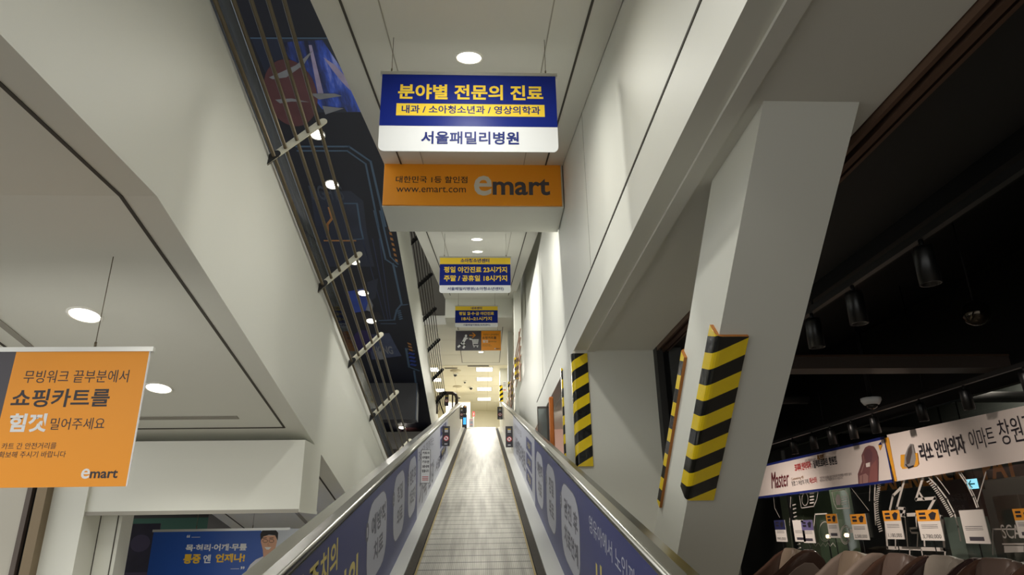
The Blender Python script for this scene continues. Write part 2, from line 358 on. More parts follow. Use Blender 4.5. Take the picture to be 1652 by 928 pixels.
# shop aisle shell on the right
mb = MB().box(1.62, 2.35, -3, 20, 1.62, 1.75, CHAR)
struct(mb, 'ceiling_aisle', 'charcoal soffit strip beside the bronze shutter track', 'ceiling')
struct(MB().box(1.6, 10, -3, 24, 2.5, 2.7, BLACK), 'ceiling_shop', 'black open ceiling over the shop aisle', 'ceiling')
struct(MB().box(2.33, 2.5, -3, 20, 1.52, 2.5, BLACK), 'beam_black', 'black beam running along the edge of the shop aisle ceiling', 'beam')
struct(MB().box(10, 10.2, -3, 24, FLOOR, 2.5, BLACK).box(1.9, 10, -3.1, -3, FLOOR, 2.5, BLACK).box(1.6, 10, 17, 17.2, FLOOR, 2.5, mat('dark_wall', (40, 38, 38), .7)), 'wall_shop', 'dark walls round the shop aisle, one added behind the camera to block light', 'wall')  # the wall behind the camera is added to keep world light out
mb = MB().box(1.7, 6.2, 6.25, 6.5, 1.45, 1.57, mat('header_bronze', (74, 64, 58), .5)).box(1.7, 6.2, 6.24, 6.26, 1.565, 1.585, BRONZE)
struct(mb, 'beam_header', 'brown horizontal header crossing the black shop ceiling', 'beam')
struct(MB().box(WX+.0, 2.4, 11.2, 11.35, .75, 1.6, PINK).box(WX+.0, 2.4, 11.15, 11.35, FLOOR, .75, mat('pink_dado', (190, 156, 140), .6)), 'wall_pink', 'pink plaster wall seen through the gap beyond the hazard column', 'wall')
mb = MB()
for x0, x1, z0, m in ((1.605, 1.625, 1.565, BRONZE), (1.625, 1.65, 1.59, BLACK), (1.65, 1.685, 1.56, BRONZE), (1.685, 1.71, 1.59, BLACK), (1.71, 1.73, 1.57, BRONZE)):
    mb.box(x0, x1, -3, 6.1, z0, 1.62, m)
mb.box(1.6, 1.66, 5.98, 6.1, FLOOR, 1.6, CHAR).box(1.66, 1.72, 6.02, 6.1, FLOOR, 1.6, BLACK).box(1.72, 1.84, 6.0, 6.1, FLOOR, 1.6, mat('frame_grey', (88, 90, 88), .4, .4))
o = mb.build('trim_5'); o['kind'] = 'structure'; tag(o, 'bronze shutter track with its dark upright guide behind the brace', 'trim')
for x, y, w in ((.66, 26.2, .42), (.78, 16.0, .17), (.80, 21.0, .16)):
    struct(MB().box(x, x+w, y, y+.5, UPPER-1, 7.6, WHITE), 'column_hall', 'slim white column standing along the right of the upper hall at %d metres' % y if False else
           {26.2: 'broad pale column at the far end of the upper hall', 16.0: 'tall white column nearest behind the right guard rail', 21.0: 'slim white column between the guard rail and the far column'}[y], 'column')

# ------------------------------------------------------------------ our moving walk (its own frame: x across, y along, z up)
R12 = Matrix.Rotation(SL, 3, 'X')
walk = thing('moving_walk', 'inclined metal moving walk running up the middle of the picture', 'moving walk', U3(0, 0, -1.36), rot=R12)
XL, XR, BL, BRR = -.66, .57, -.50, .385
S0, S1 = -.2, 20.75
def ubox(mb, x0, x1, s0, s1, h0, h1, m):
    mb.hexa([U3(x0, s0, h0), U3(x1, s0, h0), U3(x1, s1, h0), U3(x0, s1, h0)], [U3(x0, s0, h1), U3(x1, s0, h1), U3(x1, s1, h1), U3(x0, s1, h1)], m); return mb
ubox(MB(), BL+.004, BRR-.004, S0, S1, -1.45, -1.36, BELT).build('pallet_belt', walk)
for a, b, c, e in ((XL, BL-.06, BL-.06, BL), (BRR+.06, XR, BRR, BRR+.06)):
    ubox(MB(), a, b, S0, S1+.2, -1.5, -1.335, mat('deck_white', (222, 222, 214), .25, .2)).build('inner_deck', walk)
    mb = ubox(MB(), c, e, S0, S1, -1.5, -1.352, mat('brush_dark', (60, 54, 44), .8, noise=.5, scale=60)); mb.build('skirt_brush', walk)
for x in (BL+.006, BRR-.02):
    ubox(MB(), x, x+.014, S0, S1, -1.361, -1.3585, mat('worn_yellow', (150, 128, 62), .5, noise=.3, scale=30)).build('edge_line', walk)
ubox(MB(), BL, BRR, S1, S1+.35, -1.5, -1.352, STEEL).build('comb_plate', walk)
RT = -.59                                                     # top of the balustrade
RTL, RTR = -.617, -.592
def bubble(mb, fr, u0, v0, u1, v1, lines, num, d=.0006):
    w, h = u1-u0, v1-v0; pts = []
    for cx, cy, a0 in ((u1-.3*w, v0+.3*h, -90), (u1-.3*w, v1-.3*h, 0), (u0+.3*w, v1-.3*h, 90), (u0+.3*w, v0+.3*h, 180)):
        for k in range(5):
            a = math.radians(a0+k*22.5); pts.append((cx+.3*w*math.cos(a), cy+.3*h*math.sin(a)))
    cen = (u0-.01*w, v1-.30*h); r = .12*h
    ring = [(cen[0]+r*math.cos(k*math.pi/8), cen[1]+r*math.sin(k*math.pi/8)) for k in range(16)]
    mb.flat(fr, [((p[0]-(u0+w/2))*1.03+u0+w/2, (p[1]-(v0+h/2))*1.03+v0+h/2) for p in pts], d, WRAPN)
    mb.flat(fr, pts, d*2, WRAPG); mb.flat(fr, ring, d*3, WRAPN)
    mb.text(fr, num, cen[0]-.3*r, cen[1]-.5*r, cen[0]+.3*r, cen[1]+.5*r, d*4, WRAPG, .02)
    n = len(lines); hh = .27*h
    for i, t in enumerate(lines):
        ww = min(.74*w, .25*w*len(t)); c = u0+w*.555; vc = v0+h*(.5+(n/2-.5-i)*.36)
        mb.text(fr, t, c-ww/2, vc-hh/2, c+ww/2, vc+hh/2, d*3, WRAPN, .035)
FL = Fr(U3(XL, 0, 0), UPD, UPN); FRR = Fr(U3(XR, 0, 0), -UPD, UPN)
METP = mat('panel_metal', (196, 194, 188), .3, .35)
# left balustrade
bal = ubox(MB(), XL-.10, XL, S0, S1+.35, -1.7, RTL-.03, METP); d = .0005
bal.print(FL, S0, -1.335, 6.98, RTL-.03, d, WRAP); bal.print(FL, 6.98, -1.335, 12.9, RTL-.03, d, WRAPG)
bubble(bal, FL, 4.02, -1.16, 4.80, -.70, ['예방적', '치료'], '1'); bubble(bal, FL, 5.16, -1.18, 5.86, -.70, ['정밀', '의료'], '2'); bubble(bal, FL, 6.15, -1.20, 6.85, -.69, ['검진 후', '치료연계'], '3')
bal.text(FL, '평생 주치의', 2.28, -.83, 3.22, -.69, d*2, WRAPY, .02)
bal.text(FL, '서울패밀리병원', 1.6, -1.14, 3.75, -.88, d*2, WRAPY, .03)
bal.text(FL, '365일 함께하는', 7.1, -.8, 9.2, -.68, d*2, WRAPN, .0); bal.text(FL, '가족 건강', 7.2, -1.28, 9.3, -1.0, d*2, WRAPN, .03)
for i, t in enumerate(('내과', '소아과', '영상')):
    bal.print(FL, 10.6, -.82-i*.18, 12.3, -.68-i*.18, d*2, WRAP); bal.text(FL, t, 11.0, -.79-i*.18, 11.9, -.71-i*.18, d*3, WRAPY, .01)
bal.text(FL, '서울패밀리', 9.6, -1.25, 12.2, -1.08, d*2, WRAPN, .03)
bL = bal.build('balustrade', walk); bL['label'] = 'left balustrade wrapped in a blue clinic print'
# right balustrade
bal = ubox(MB(), XR, XR+.085, S0, S1+.35, -1.7, RTR-.03, METP)
bal.print(FRR, -7.62, -1.335, -S0, RTR-.03, d, WRAP); bal.print(FRR, -12.95, -1.335, -7.62, RTR-.03, d, WRAPG)
bubble(bal, FRR, -5.06, -1.20, -4.12, -.70, ['검진 후', '치료연계'], '3'); bubble(bal, FRR, -6.22, -1.21, -5.44, -.70, ['정밀', '의료'], '2'); bubble(bal, FRR, -7.42, -1.22, -6.56, -.71, ['예방적', '치료'], '1')
bal.text(FRR, '영유아에서 노인까지', -3.74, -.79, -2.5, -.70, d*2, WRAPG, .0); bal.text(FRR, '서울패밀리병원', -3.62, -1.16, -1.7, -.88, d*2, WRAPY, .03)
bal.text(FRR, '분야별 전문의 진료', -12.4, -.82, -10.2, -.72, d*2, WRAPN, .0); bal.text(FRR, '서울패밀리병원', -12.2, -1.2, -9.3, -.92, d*2, WRAPN, .03)
for i, t in enumerate(('내과', '소아과', '영상')):
    bal.print(FRR, -9.1, -.86-i*.2, -8.05, -.70-i*.2, d*2, WRAP); bal.text(FRR, t, -8.85, -.82-i*.2, -8.3, -.74-i*.2, d*3, WRAPY, .01)
bR = bal.build('balustrade', walk); bR['label'] = 'right balustrade wrapped in a blue clinic print'
# steel caps: rounded inner nose and a gently sloping deck
for sx, x, rt in ((-1, XL, RTL), (1, XR, RTR)):
    par = bL if sx < 0 else bR
    MB().tube([U3(x+sx*.010, S0, rt-.012), U3(x+sx*.010, S1+.05, rt-.012), U3(x+sx*.010, S1+.40, rt-.05)], .015, mat('nose_steel', (190, 189, 182), .32, 1.), 10).build('steel_nose', par)
    w = .135 if sx < 0 else .105
    a = [(x+sx*.012, rt-.03), (x+sx*.012, rt+.003), (x+sx*.05, rt+.012), (x+sx*w, rt-.004), (x+sx*w, rt-.10)]
    mb = MB(); r0 = [U3(p, S0, h) for p, h in a]; r1 = [U3(p, S1+.35, h) for p, h in a]
    if sx < 0: r0, r1 = r0[::-1], r1[::-1]
    mb.hexa(r1, r0, STEEL); mb.build('steel_deck', par)
    ubox(MB(), min(x+sx*.02, x+sx*(w-.01)), max(x+sx*.02, x+sx*(w-.01)), S0, S1+.3, -2.4, rt-.1, mat('truss_cover', (205, 202, 192), .5)).build('outer_cladding', par)
# safety flags standing off the panels, and the paper notice
def no_entry(mb, fr, c, r, d):
    ring = lambda q: [(c[0]+q*math.cos(k*math.pi/10), c[1]+q*math.sin(k*math.pi/10)) for k in range(20)]
    mb.flat(fr, ring(r), d, RED); mb.flat(fr, ring(r*.75), d*1.5, PWHITE)
    mb.line(fr, [(c[0]-r*.3, c[1]-r*.3), (c[0]-r*.05, c[1]+r*.35), (c[0]+r*.3, c[1]-.1*r)], r*.22, d*2, INK); mb.line(fr, [(c[0]-r*.55, c[1]+r*.55), (c[0]+r*.55, c[1]-r*.55)], r*.17, d*2.5, RED)
for x0, x1, s, h1, h0, lab in ((XL+.004, XL+.122, 11.3, -.69, -1.0, 'dark safety sign on the left panel near the top of the walk'), (XR-.14, XR-.004, 13.4, -.83, -1.22, 'dark safety sign on the right panel with a red ring'),
                       (XL+.004, XL+.10, 19.5, -.68, -1.0, 'small dark safety sign at the very end of the left panel'), (XR-.15, XR-.004, 20.3, -.70, -1.06, 'small dark safety sign at the very end of the right panel')):
    o0 = U3(0, s, 0); fr = Fr(o0, X, Z); mb = MB(); z1, z0 = h1/CS, h0/CS
    mb.rect(fr, x0, z0, x1, z1, 0, .012, mat('sign_black', (36, 33, 40), .4)); w = x1-x0; H = z1-z0
    for i in range(3): mb.print(fr, x0+.3*w, z1-H*(.16+.07*i), x1-.25*w, z1-H*(.13+.07*i), .0126, YEL if i == 0 else PWHITE)
    no_entry(mb, fr, (x0+w*.52, z0+.38*H), .36*w, .0128); mb.print(fr, x0+.3*w, z0+.09*H, x1-.3*w, z0+.12*H, .0126, PWHITE)
    tag(mb.build('safety_sign'), lab, 'sign', 'safety signs on the walk sides')
fr = Fr(U3(0, 7.5, 0), X, Z); x0, x1, z1, z0 = XL+.004, XL+.104, -.70/CS, -1.035/CS; mb = MB(); mb.rect(fr, x0, z0, x1, z1, 0, .006, INK); mb.rect(fr, x0+.004, z0+.004, x1-.004, z1-.004, .006, .008, PWHITE)
for i, t in enumerate(('카트의', '바퀴홈에', '끼우면', '3층내에', '멈춥니다')): mb.text(fr, t, x0+.014, z1-.048-i*.046, x1-.014, z1-.018-i*.046, .0086, INK, .03)
for i in range(3): mb.print(fr, x0+.018, z0+.03+i*.016, x1-.018, z0+.036+i*.016, .0086, RED)
tag(mb.build('paper_notice'), 'white paper notice with black text on the left panel', 'notice')

# ------------------------------------------------------------------ downlights
def downlight(p, n, label, group, power=POWER, r=.088, angle=168, lit=True):
    """a round recessed lamp: white trim ring, glowing lens, and its light"""
    p, n = Vector(p), Vector(n).normalized()
    t = thing('downlight', label, 'ceiling light', p, group)
    MB().lathe(p, n, [(0, r*1.16), (.004, r*1.16), (.008, r*1.05), (.006, r*.98), (0, r*.98)], mat('lamp_trim', (240, 238, 230), .4), 28).build('trim_ring', t)
    MB().lathe(p, n, [(0, r*.97), (.003, r*.97), (.0045, r*.7), (.005, .001)], LENS, 28).build('lens', t)
    if power: lamp('SPOT', 'lamp', p+n*.03, n, power, size=r*.8, angle=angle, blend=1., parent=t)
    return t
G1 = 'downlights along the sloping ceiling'
for y, lab in ((-.2, None), (.95, None), (2.85, None), (3.93, 'round downlight just above the big blue hanging sign'), (6.97, None), (9.9, 'round downlight directly below the orange shop sign'), (10.9, 'round downlight peeking over the second hanging sign'), (15.72, 'round downlight just below the second hanging sign')):
    downlight((-.1, y, upz(y, CH)), -UPN, lab or ('round downlight in the sloping ceiling behind the orange beam' if y > 4 else 'round downlight in the sloping ceiling out of sight above the camera'), G1, POWER*(.3 if y < 2 else .5 if y < 3 else .7 if y < 5 else 1.3))
for y, lab in ((22.6, 'upper of two round downlights past the far cart sign'), (23.6, 'lower of two round downlights past the far cart sign')):
    downlight((-.08, y, HZ), -Z, lab, 'downlights in the level ceiling')
for (px, py), lab in (((137, 508), 'round downlight above the orange cart sign at left'), ((257, 626), 'round downlight right of the orange cart sign at left'), ((452, 823), 'round downlight above the blue clinic banner with the man')):
    p = ondn(px, py, LB); downlight((-2.42, p.y, dnz(p.y, LB)), -DNN, lab, 'downlights under the left walk', POWER*(1.15 if px < 300 else 1.9), angle=140)
for y in (1.6,): downlight((-2.42, y, dnz(KY, LB)), -Z, 'round downlight under the level head of the left walk', 'downlights under the left walk', POWER*.7)
# ------------------------------------------------------------------ printed underside of the upper left walk
def mur(px, py, k=0): return ondn(px, py, MH-.004-.0015*k)
frM = Fr(D3(0, 0, MH), X, -DND)
def m2(p): 
    q = ondn(p[0], p[1], MH); return (q.x, -(q.y*CS-q.z*SS))
mb = MB(); M0 = mat('mural_night', (13, 17, 32), .45, noise=.4, scale=1.5); 
mb.rect(frM, LXF-.38, -23.4, LX-.004, 1, .0005, .003, M0)
def mp(pts, m, k): mb.flat(frM, [m2(p) for p in pts], .003+.0012*k, m)
def ml(pts, w, m, k=2, closed=False): mb.line(frM, [m2(p) for p in pts], w, .003+.0012*k, m, closed)
MB1, MB2, MB3 = mat('mural_blue', (40, 62, 140), .35, noise=.5, scale=3), mat('mural_sky', (104, 130, 210), .35, noise=.5, scale=2), mat('mural_haze', (150, 140, 170), .35, noise=.3)
def picture_material():
    m = bpy.data.materials.new('mural_picture'); m.use_nodes = True; nt = m.node_tree; b = nt.nodes['Principled BSDF']; N, L = nt.nodes.new, nt.links.new
    tc = N('ShaderNodeTexCoord'); mp_ = N('ShaderNodeMapping'); mp_.inputs['Scale'].default_value = (2.6, .5, .5); L(tc.outputs['Object'], mp_.inputs[0])
    n = N('ShaderNodeTexNoise'); n.inputs['Scale'].default_value = 1.5; n.inputs['Detail'].default_value = 6; n.inputs['Roughness'].default_value = .62; L(mp_.outputs[0], n.inputs['Vector'])
    r = N('ShaderNodeValToRGB'); e = r.color_ramp.elements; e[0].position = .36; e[0].color = lin((20, 26, 52)); e[1].position = .68; e[1].color = lin((150, 160, 220))
    for pos, c in ((.47, (38, 56, 122)), (.56, (52, 84, 190))): k = e.new(pos); k.color = lin(c)
    L(n.outputs[0], r.inputs[0]); L(r.outputs[0], b.inputs['Base Color']); b.inputs['Roughness'].default_value = .4; return m
MPIC = picture_material()
MLN = mat('mural_line', (66, 88, 112), .4); MOR = mat('mural_orange', (150, 104, 56), .4); MRD = mat('mural_maroon', (84, 50, 54), .4, noise=.35, scale=2.5); MGR = mat('mural_grey', (120, 122, 128), .4, noise=.2)
M4 = mat('mural_slate', (34, 40, 58), .35, noise=.3, scale=2)
mp([(405, 62), (529, 62), (583, 181), (455, 181)], M4, 1)
mp([(452, 68), (520, 64), (552, 112), (578, 170), (520, 176), (500, 150)], MPIC, 2)
mp([(498, 72), (503, 72), (522, 150), (513, 150)], MB3, 4)
mp([(522, 92), (540, 104), (558, 124), (566, 146), (552, 132), (536, 112)], MB3, 4); mp([(540, 152), (575, 148), (584, 180), (560, 180)], MPIC, 3)
dome = [(469+43*math.cos(t)+6*math.sin(t), 149+54*math.sin(t)+4*math.cos(t)) for t in [k*math.pi/18 for k in range(36)]]
mp(dome, MRD, 5)
mp([(434, 124), (455, 115), (478, 104), (505, 80), (490, 104), (462, 124), (440, 127)], MGR, 6)
mp([(444, 160), (470, 158), (500, 164), (470, 163), (452, 166)], MGR, 6); mp([(520, 170), (555, 174), (525, 184)], MGR, 6); mp([(500, 150), (540, 150), (552, 154), (515, 160)], MGR, 6)
ml([(405, 61), (530, 61)], .02, MLN, 3); ml([(478, 236), (563, 236), (598, 260), (622, 365)], .035, MLN); ml([(480, 243), (560, 243), (590, 264), (611, 366)], .03, MLN)
mp([(500, 308), (566, 308), (586, 324), (592, 375), (604, 430), (520, 430)], M4, 1)
ml([(556, 328), (576, 328), (582, 368), (586, 385), (560, 387)], .03, MLN); ml([(531, 335), (536, 352), (528, 362), (529, 382)], .045, MOR); ml([(524, 388), (573, 388)], .04, MOR)
mb.text(frM, 'LIGHTS', m2((505, 322))[0], m2((505, 322))[1], m2((555, 317))[0], m2((555, 317))[1]+.28, .009, mat('mural_letter', (58, 66, 80), .4), .02)
ml([(604, 340), (622, 418), (640, 430)], .035, MLN); ml([(613, 340), (630, 414), (642, 426)], .03, MLN)
for i in range(9):
    y = 348+i*8.6; x = 622+i*1.85; mp([(x, y), (x+4.2, y+1.5), (x+5.5, y+6), (x+1.2, y+4.5)], MOR, 3)
ml([(634, 425), (648, 490), (640, 500), (636, 516), (612, 517)], .04, MLN); ml([(648, 492), (657, 491)], .04, MLN); ml([(615, 522), (638, 522)], .03, MLN)
for i in range(5): ml([(642+i*.8, 502+i*3.2), (645+i*.8, 501+i*3.2)], .05, MLN)
for x0, x1 in ((585, 625), (601, 629), (612, 632), (550, 590)): ml([(x0, 385), (x0+(x1-x0)*.9, 515)], .015, mat('mural_ray', (40, 52, 84), .4), 1)
mp([(592, 455), (610, 449), (606, 480), (596, 487)], MRD if False else M4, 3); mp([(560, 470), (590, 465), (598, 500), (570, 505)], MB1, 1); mp([(596, 480), (602, 492), (600, 503), (590, 500)], MGR, 4)
ov = [(586+18*math.cos(a*math.pi/8), 552+20*math.sin(a*math.pi/8)) for a in range(16)]
mp([(574, 505), (610, 503), (616, 512), (604, 520), (580, 520)], mat('mural_dark', (30, 28, 36), .4), 3); mp(ov, mat('mural_violet', (40, 30, 78), .35), 4)
mp([(592, 540), (628, 537), (640, 560), (648, 574), (600, 580)], mat('mural_steel', (62, 70, 96), .35, noise=.4), 3)
mb.text(frM, '-KING', m2((606, 571))[0], m2((606, 571))[1], m2((634, 566))[0], m2((634, 566))[1]+.25, .010, MGR, .03)
mp([(608, 568), (616, 566), (620, 579), (612, 580)], MGR, 6)
ml([(655, 562), (660, 592), (676, 598)], .05, MLN); ml([(655, 562), (668, 566)], .05, MLN)
for i in range(4): ml([(662+i, 570+i*6), (666+i, 571+i*6)], .1, MB1)
for i in range(3): mp([(657+i*1.2, 552+i*5), (663+i*1.2, 554+i*5), (664+i*1.2, 557+i*5), (658+i*1.2, 555+i*5)], MOR, 3)
mp([(618, 740), (626, 712), (640, 697), (655, 690), (672, 690), (690, 700), (700, 740)], MRD, 5); ml([(640, 684), (668, 682)], .05, MGR, 6); ml([(625, 712), (690, 712)], .04, M0, 6); ml([(650, 690), (640, 740)], .04, M0, 6)
ml([(668, 598), (674, 640)], .05, MLN)
tag(mb.build('ceiling_mural'), 'dark blue printed mural covering the underside of the higher left walk', 'mural')['kind'] = 'structure'
for (px, py), lab in (((508, 217), 'downlight in the dark mural just below the first guard bracket'), ((530, 298), 'downlight in the dark mural beside the hanging clinic sign'), ((572, 422), 'downlight in the dark mural below the second guard bracket'),
                      ((583, 473), 'downlight in the dark mural, middle of the lower run of three'), ((600, 518), 'downlight in the dark mural at the tip of the third guard bracket'), ((645, 690), 'lowest downlight, beyond the hanging black box at the mural end')):
    p = ondn(px, py, MH-.01); downlight((-2.44, p.y, dnz(p.y, MH-.01)), -DNN, lab, 'downlights in the dark mural', POWER*.35, r=.1)
# black box closing the mural's lower end, brown wall behind it
p = ondn(640, 618, MH); yb = p.y; xl = ony(560, 650, yb).x; xr = ony(671, 650, yb).x
mb = MB().box(xl-1, xr, yb, yb+.5, ony(640, 677, yb).z, p.z+.25, mat('box_black', (18, 18, 22), .5)); mb.box(xr, xr+.02, yb-.005, yb+.5, ony(640, 677, yb).z, p.z+.25, mat('box_edge', (50, 62, 80), .5))
struct(mb, 'beam_black_box', 'black boxed beam hanging at the lower end of the dark mural', 'beam')
struct(MB().box(-8, -2.15, 23.6, 23.8, FLOOR, 9, mat('far_brown', (52, 44, 42), .6)), 'wall_far_left', 'dim brown wall beyond the dark mural', 'wall')
# ------------------------------------------------------------------ guard fences on the left walks
def fence(label, hb, dx, dh, bases, s0, s1, nrod, mat_bar, rr, bw, dark_base, mrod=DSTEEL):
    t = thing('guard_fence', label, 'guard rail', D3(LX, bases[0], hb))
    for s in bases:
        e = Vector((dx, 0, 0))+DNN*dh; a = D3(LX-.05, s, hb-.04); u = e.normalized(); n = DND
        q = u.cross(n)
        def plate(a, b, m, name, par, th=.004):
            mb = MB(); A, B = a, b
            r = [A-q*bw/2-n*th, A-q*bw/2+n*th, A+q*bw/2+n*th, A+q*bw/2-n*th]; r2 = [B-q*bw/2-n*th, B-q*bw/2+n*th, B+q*bw/2+n*th, B+q*bw/2-n*th]
            mb.hexa(r, r2, m); mb.lathe(B-n*th*.99, n, [(0, bw/2), (th*1.98, bw/2)], m, 16); return mb.build(name, par)
        L = e.length
        br = plate(a, a+u*(L+.06), mat_bar, 'bracket', t)
        if dark_base: plate(a-u*.05, a+u*.15, CHAR, 'bracket_foot', br, .009)
    for i in range(nrod):
        k = (i+.5)/nrod if nrod < 6 else .08+.86*i/(nrod-1)
        p = D3(LX, 0, hb)+X*(dx*k)+DNN*(dh*k+.012)
        MB().tube([p+DND*s0, p+DND*s1], rr, mrod, 6).build('rod', t)
    return t
def sdn(px, py): 
    q = onx(px, py, LX); return q.y*CS-q.z*SS
bs = [sdn(432, 262), sdn(515, 458), sdn(563, 580), sdn(597, 668), sdn(627, 720)]
st = (bs[4]-bs[0])/4
fence('near guard fence of long steel rods on white brackets above the left white panel', 3.36, .35, .40, [bs[0]-st]+bs, 1.5, 14, 5, mat('bracket_cream', (222, 216, 192), .45, noise=.12, scale=20), .0145, .062, True)
bs = [sdn(660+1*0, 441), sdn(672, 499), sdn(681, 547), sdn(689, 591), sdn(697, 625), sdn(703, 652)]
fence('far guard fence of black rods on black brackets beside the far white strip', MT, .30, .34, bs, 6, 21.5, 6, BLACK, .013, .10, False, mat('rod_dark', (52, 46, 40), .4, .6))
# glass balustrade of the left walk
t = thing('glass_balustrade', 'dark glass balustrade with a thin steel rail behind the near guard rods', 'balustrade', D3(-1.78, 6, 3.4))
mb = MB(); fr = Fr(D3(-1.78, 0, 0), DND, DNN); mb.rect(fr, 1.2, LT-.05, 15, LT+.86, -.006, .006, BGLASS); mb.build('glass_panel', t)
MB().tube([D3(-1.78, 1.2, LT+.9), D3(-1.78, 15, LT+.9)], .02, STEEL, 8).build('top_rail', t)
MB().tube([D3(-1.84, 1.2, LT+.92), D3(-1.84, 15, LT+.92)], .035, RUBBER, 8).build('handrail', t)
MB().rect(fr, 1.2, LT-.03, 15, LT+.02, -.03, .03, ALU).build('base_profile', t)

# ------------------------------------------------------------------ hanging signs
def rcorner(x0, z0, x1, z1, r):                            # lower corners rounded
    P = [(x0, z1), (x0, z0+r)]
    P += [(x0+r-r*math.cos(a), z0+r-r*math.sin(a)) for a in [math.pi/2*k/5 for k in range(1, 6)]]
    P += [(x1-r+r*math.sin(a), z0+r-r*math.cos(a)) for a in [math.pi/2*k/5 for k in range(1, 6)]]
    return P+[(x1, z1)]
GLOSS = lambda n, c: mat(n, c, .36, spec=.1)
SB, SW, SY = GLOSS('sign_blue', (26, 42, 128)), GLOSS('sign_white', (238, 240, 240)), GLOSS('sign_yellow', (250, 214, 70))
def hang(label, y, x0, z0, x1, z1, wires, top, rail=True, pitch=0.):
    t = thing('hanging_sign', label, 'sign', ((x0+x1)/2, y, z0))
    for w in wires:
        ztop = top(y); MB().tube([(w, y+.004, z1), (w, y+.004, ztop)], .0022, DSTEEL, 5).build('wire', t)
    if rail:
        r = MB().box(x0-.012, x1+.012, y-.008, y+.016, z1-.012, z1+.012, ALU).build('top_rail', t)
        for w in wires: MB().tube([(w, y+.004, z1+.01), (w, y+.004, z1+.04)], .006, DSTEEL, 6).build('clip', r)
    return t, Fr((0, y-.004, 0), X, Z)
ctop = lambda y: upz(y, CH)
def two_tone(label, y, x0, x1, z0, z1, cols, wires, txt):
    t, fr = hang(label, y, x0, z0, x1, z1, wires, ctop)
    mb = MB(); mb.slab(fr, rcorner(x0, z0, x1, z1, .04), -.006, 0, SW)
    for a, b, m in cols: mb.print(fr, x0, z0+(z1-z0)*a, x1, z0+(z1-z0)*b, .0008, m)
    W_, H_ = x1-x0, z1-z0
    for body, u0, v0, u1, v1, m, w in txt:
        if body is None: mb.print(fr, x0+u0*W_, z0+v0*H_, x0+u1*W_, z0+v1*H_, .0014, m)
        else: mb.text(fr, body, x0+u0*W_, z0+v0*H_, x0+u1*W_, z0+v1*H_, .002, m, w)
    mb.build('sign_panel', t); return t
two_tone('big blue and white hanging sign nearest the camera, above the orange sign', 3.67, -.655, .475, 2.245, 2.83, [(.315, 1, SB)], (-.597, .412),
         [('분야별 전문의 진료', .095, .655, .925, .855, SY, .03), (None, .09, .445, .93, .60, SY, 0), ('내과 / 소아청소년과 / 영상의학과', .12, .475, .905, .58, NAVY, .02), ('서울패밀리병원', .235, .09, .78, .25, NAVY, .025)])
two_tone('second blue and white hanging sign with a yellow top band', 9.5, -.655, .415, 3.385, 3.965, [(.21, .80, SB), (.80, 1, SY)], (-.59, .35),
         [('소아청소년센터', .29, .845, .70, .96, NAVY, .03), ('평일 야간진료 23시까지', .06, .56, .95, .73, SY, .03), ('주말 / 공휴일 18시까지', .06, .32, .95, .49, SY, .03), ('서울패밀리병원(소아청소년센터)', .11, .055, .90, .16, NAVY, .02)])
two_tone('third and smallest blue hanging sign with a yellow top band', 15.2, -.66, .345, 4.56, 5.09, [(.20, .79, SB), (.79, 1, SY)], (-.59, .28),
         [('내과센터', .37, .83, .63, .95, NAVY, .03), ('평일 월·수·금 야간진료', .09, .56, .91, .72, SY, .03), ('18시~21시까지', .15, .31, .86, .49, SY, .03), ('서울패밀리병원(내과센터)', .19, .05, .82, .15, NAVY, .02)])
# emart fascia on the beam
def emart(mb, fr, u0, v0, u1, v1, d, me, mm):
    w = u1-u0; h = v1-v0
    mb.text(fr, 'e', u0, v0, u0+.235*w, v0+h*1.0, d, me, .014, .04); mb.text(fr, 'mart', u0+.25*w, v0+.03*h, u1, v0+h*.86, d, mm, .022)
t = thing('fascia_sign', 'wide orange shop sign on the face of the near beam', 'sign', (-.1, 6.25, 3.185)); fr = Fr((0, 6.245, 0), X, Z)
mb = MB(); mb.rect(fr, -1.035, 3.19, .82, 3.675, -.022, 0, ORANGE)
mb.text(fr, '대한민국 1등 할인점', -.91, 3.445, -.165, 3.525, .001, INK, .012); mb.text(fr, 'www.emart.com', -.90, 3.335, -.18, 3.40, .001, INK, .0)
emart(mb, fr, -.10, 3.30, .70, 3.535, .001, mat('logo_grey', (226, 220, 208), .4), DGREY)
mb.build('sign_panel', t)
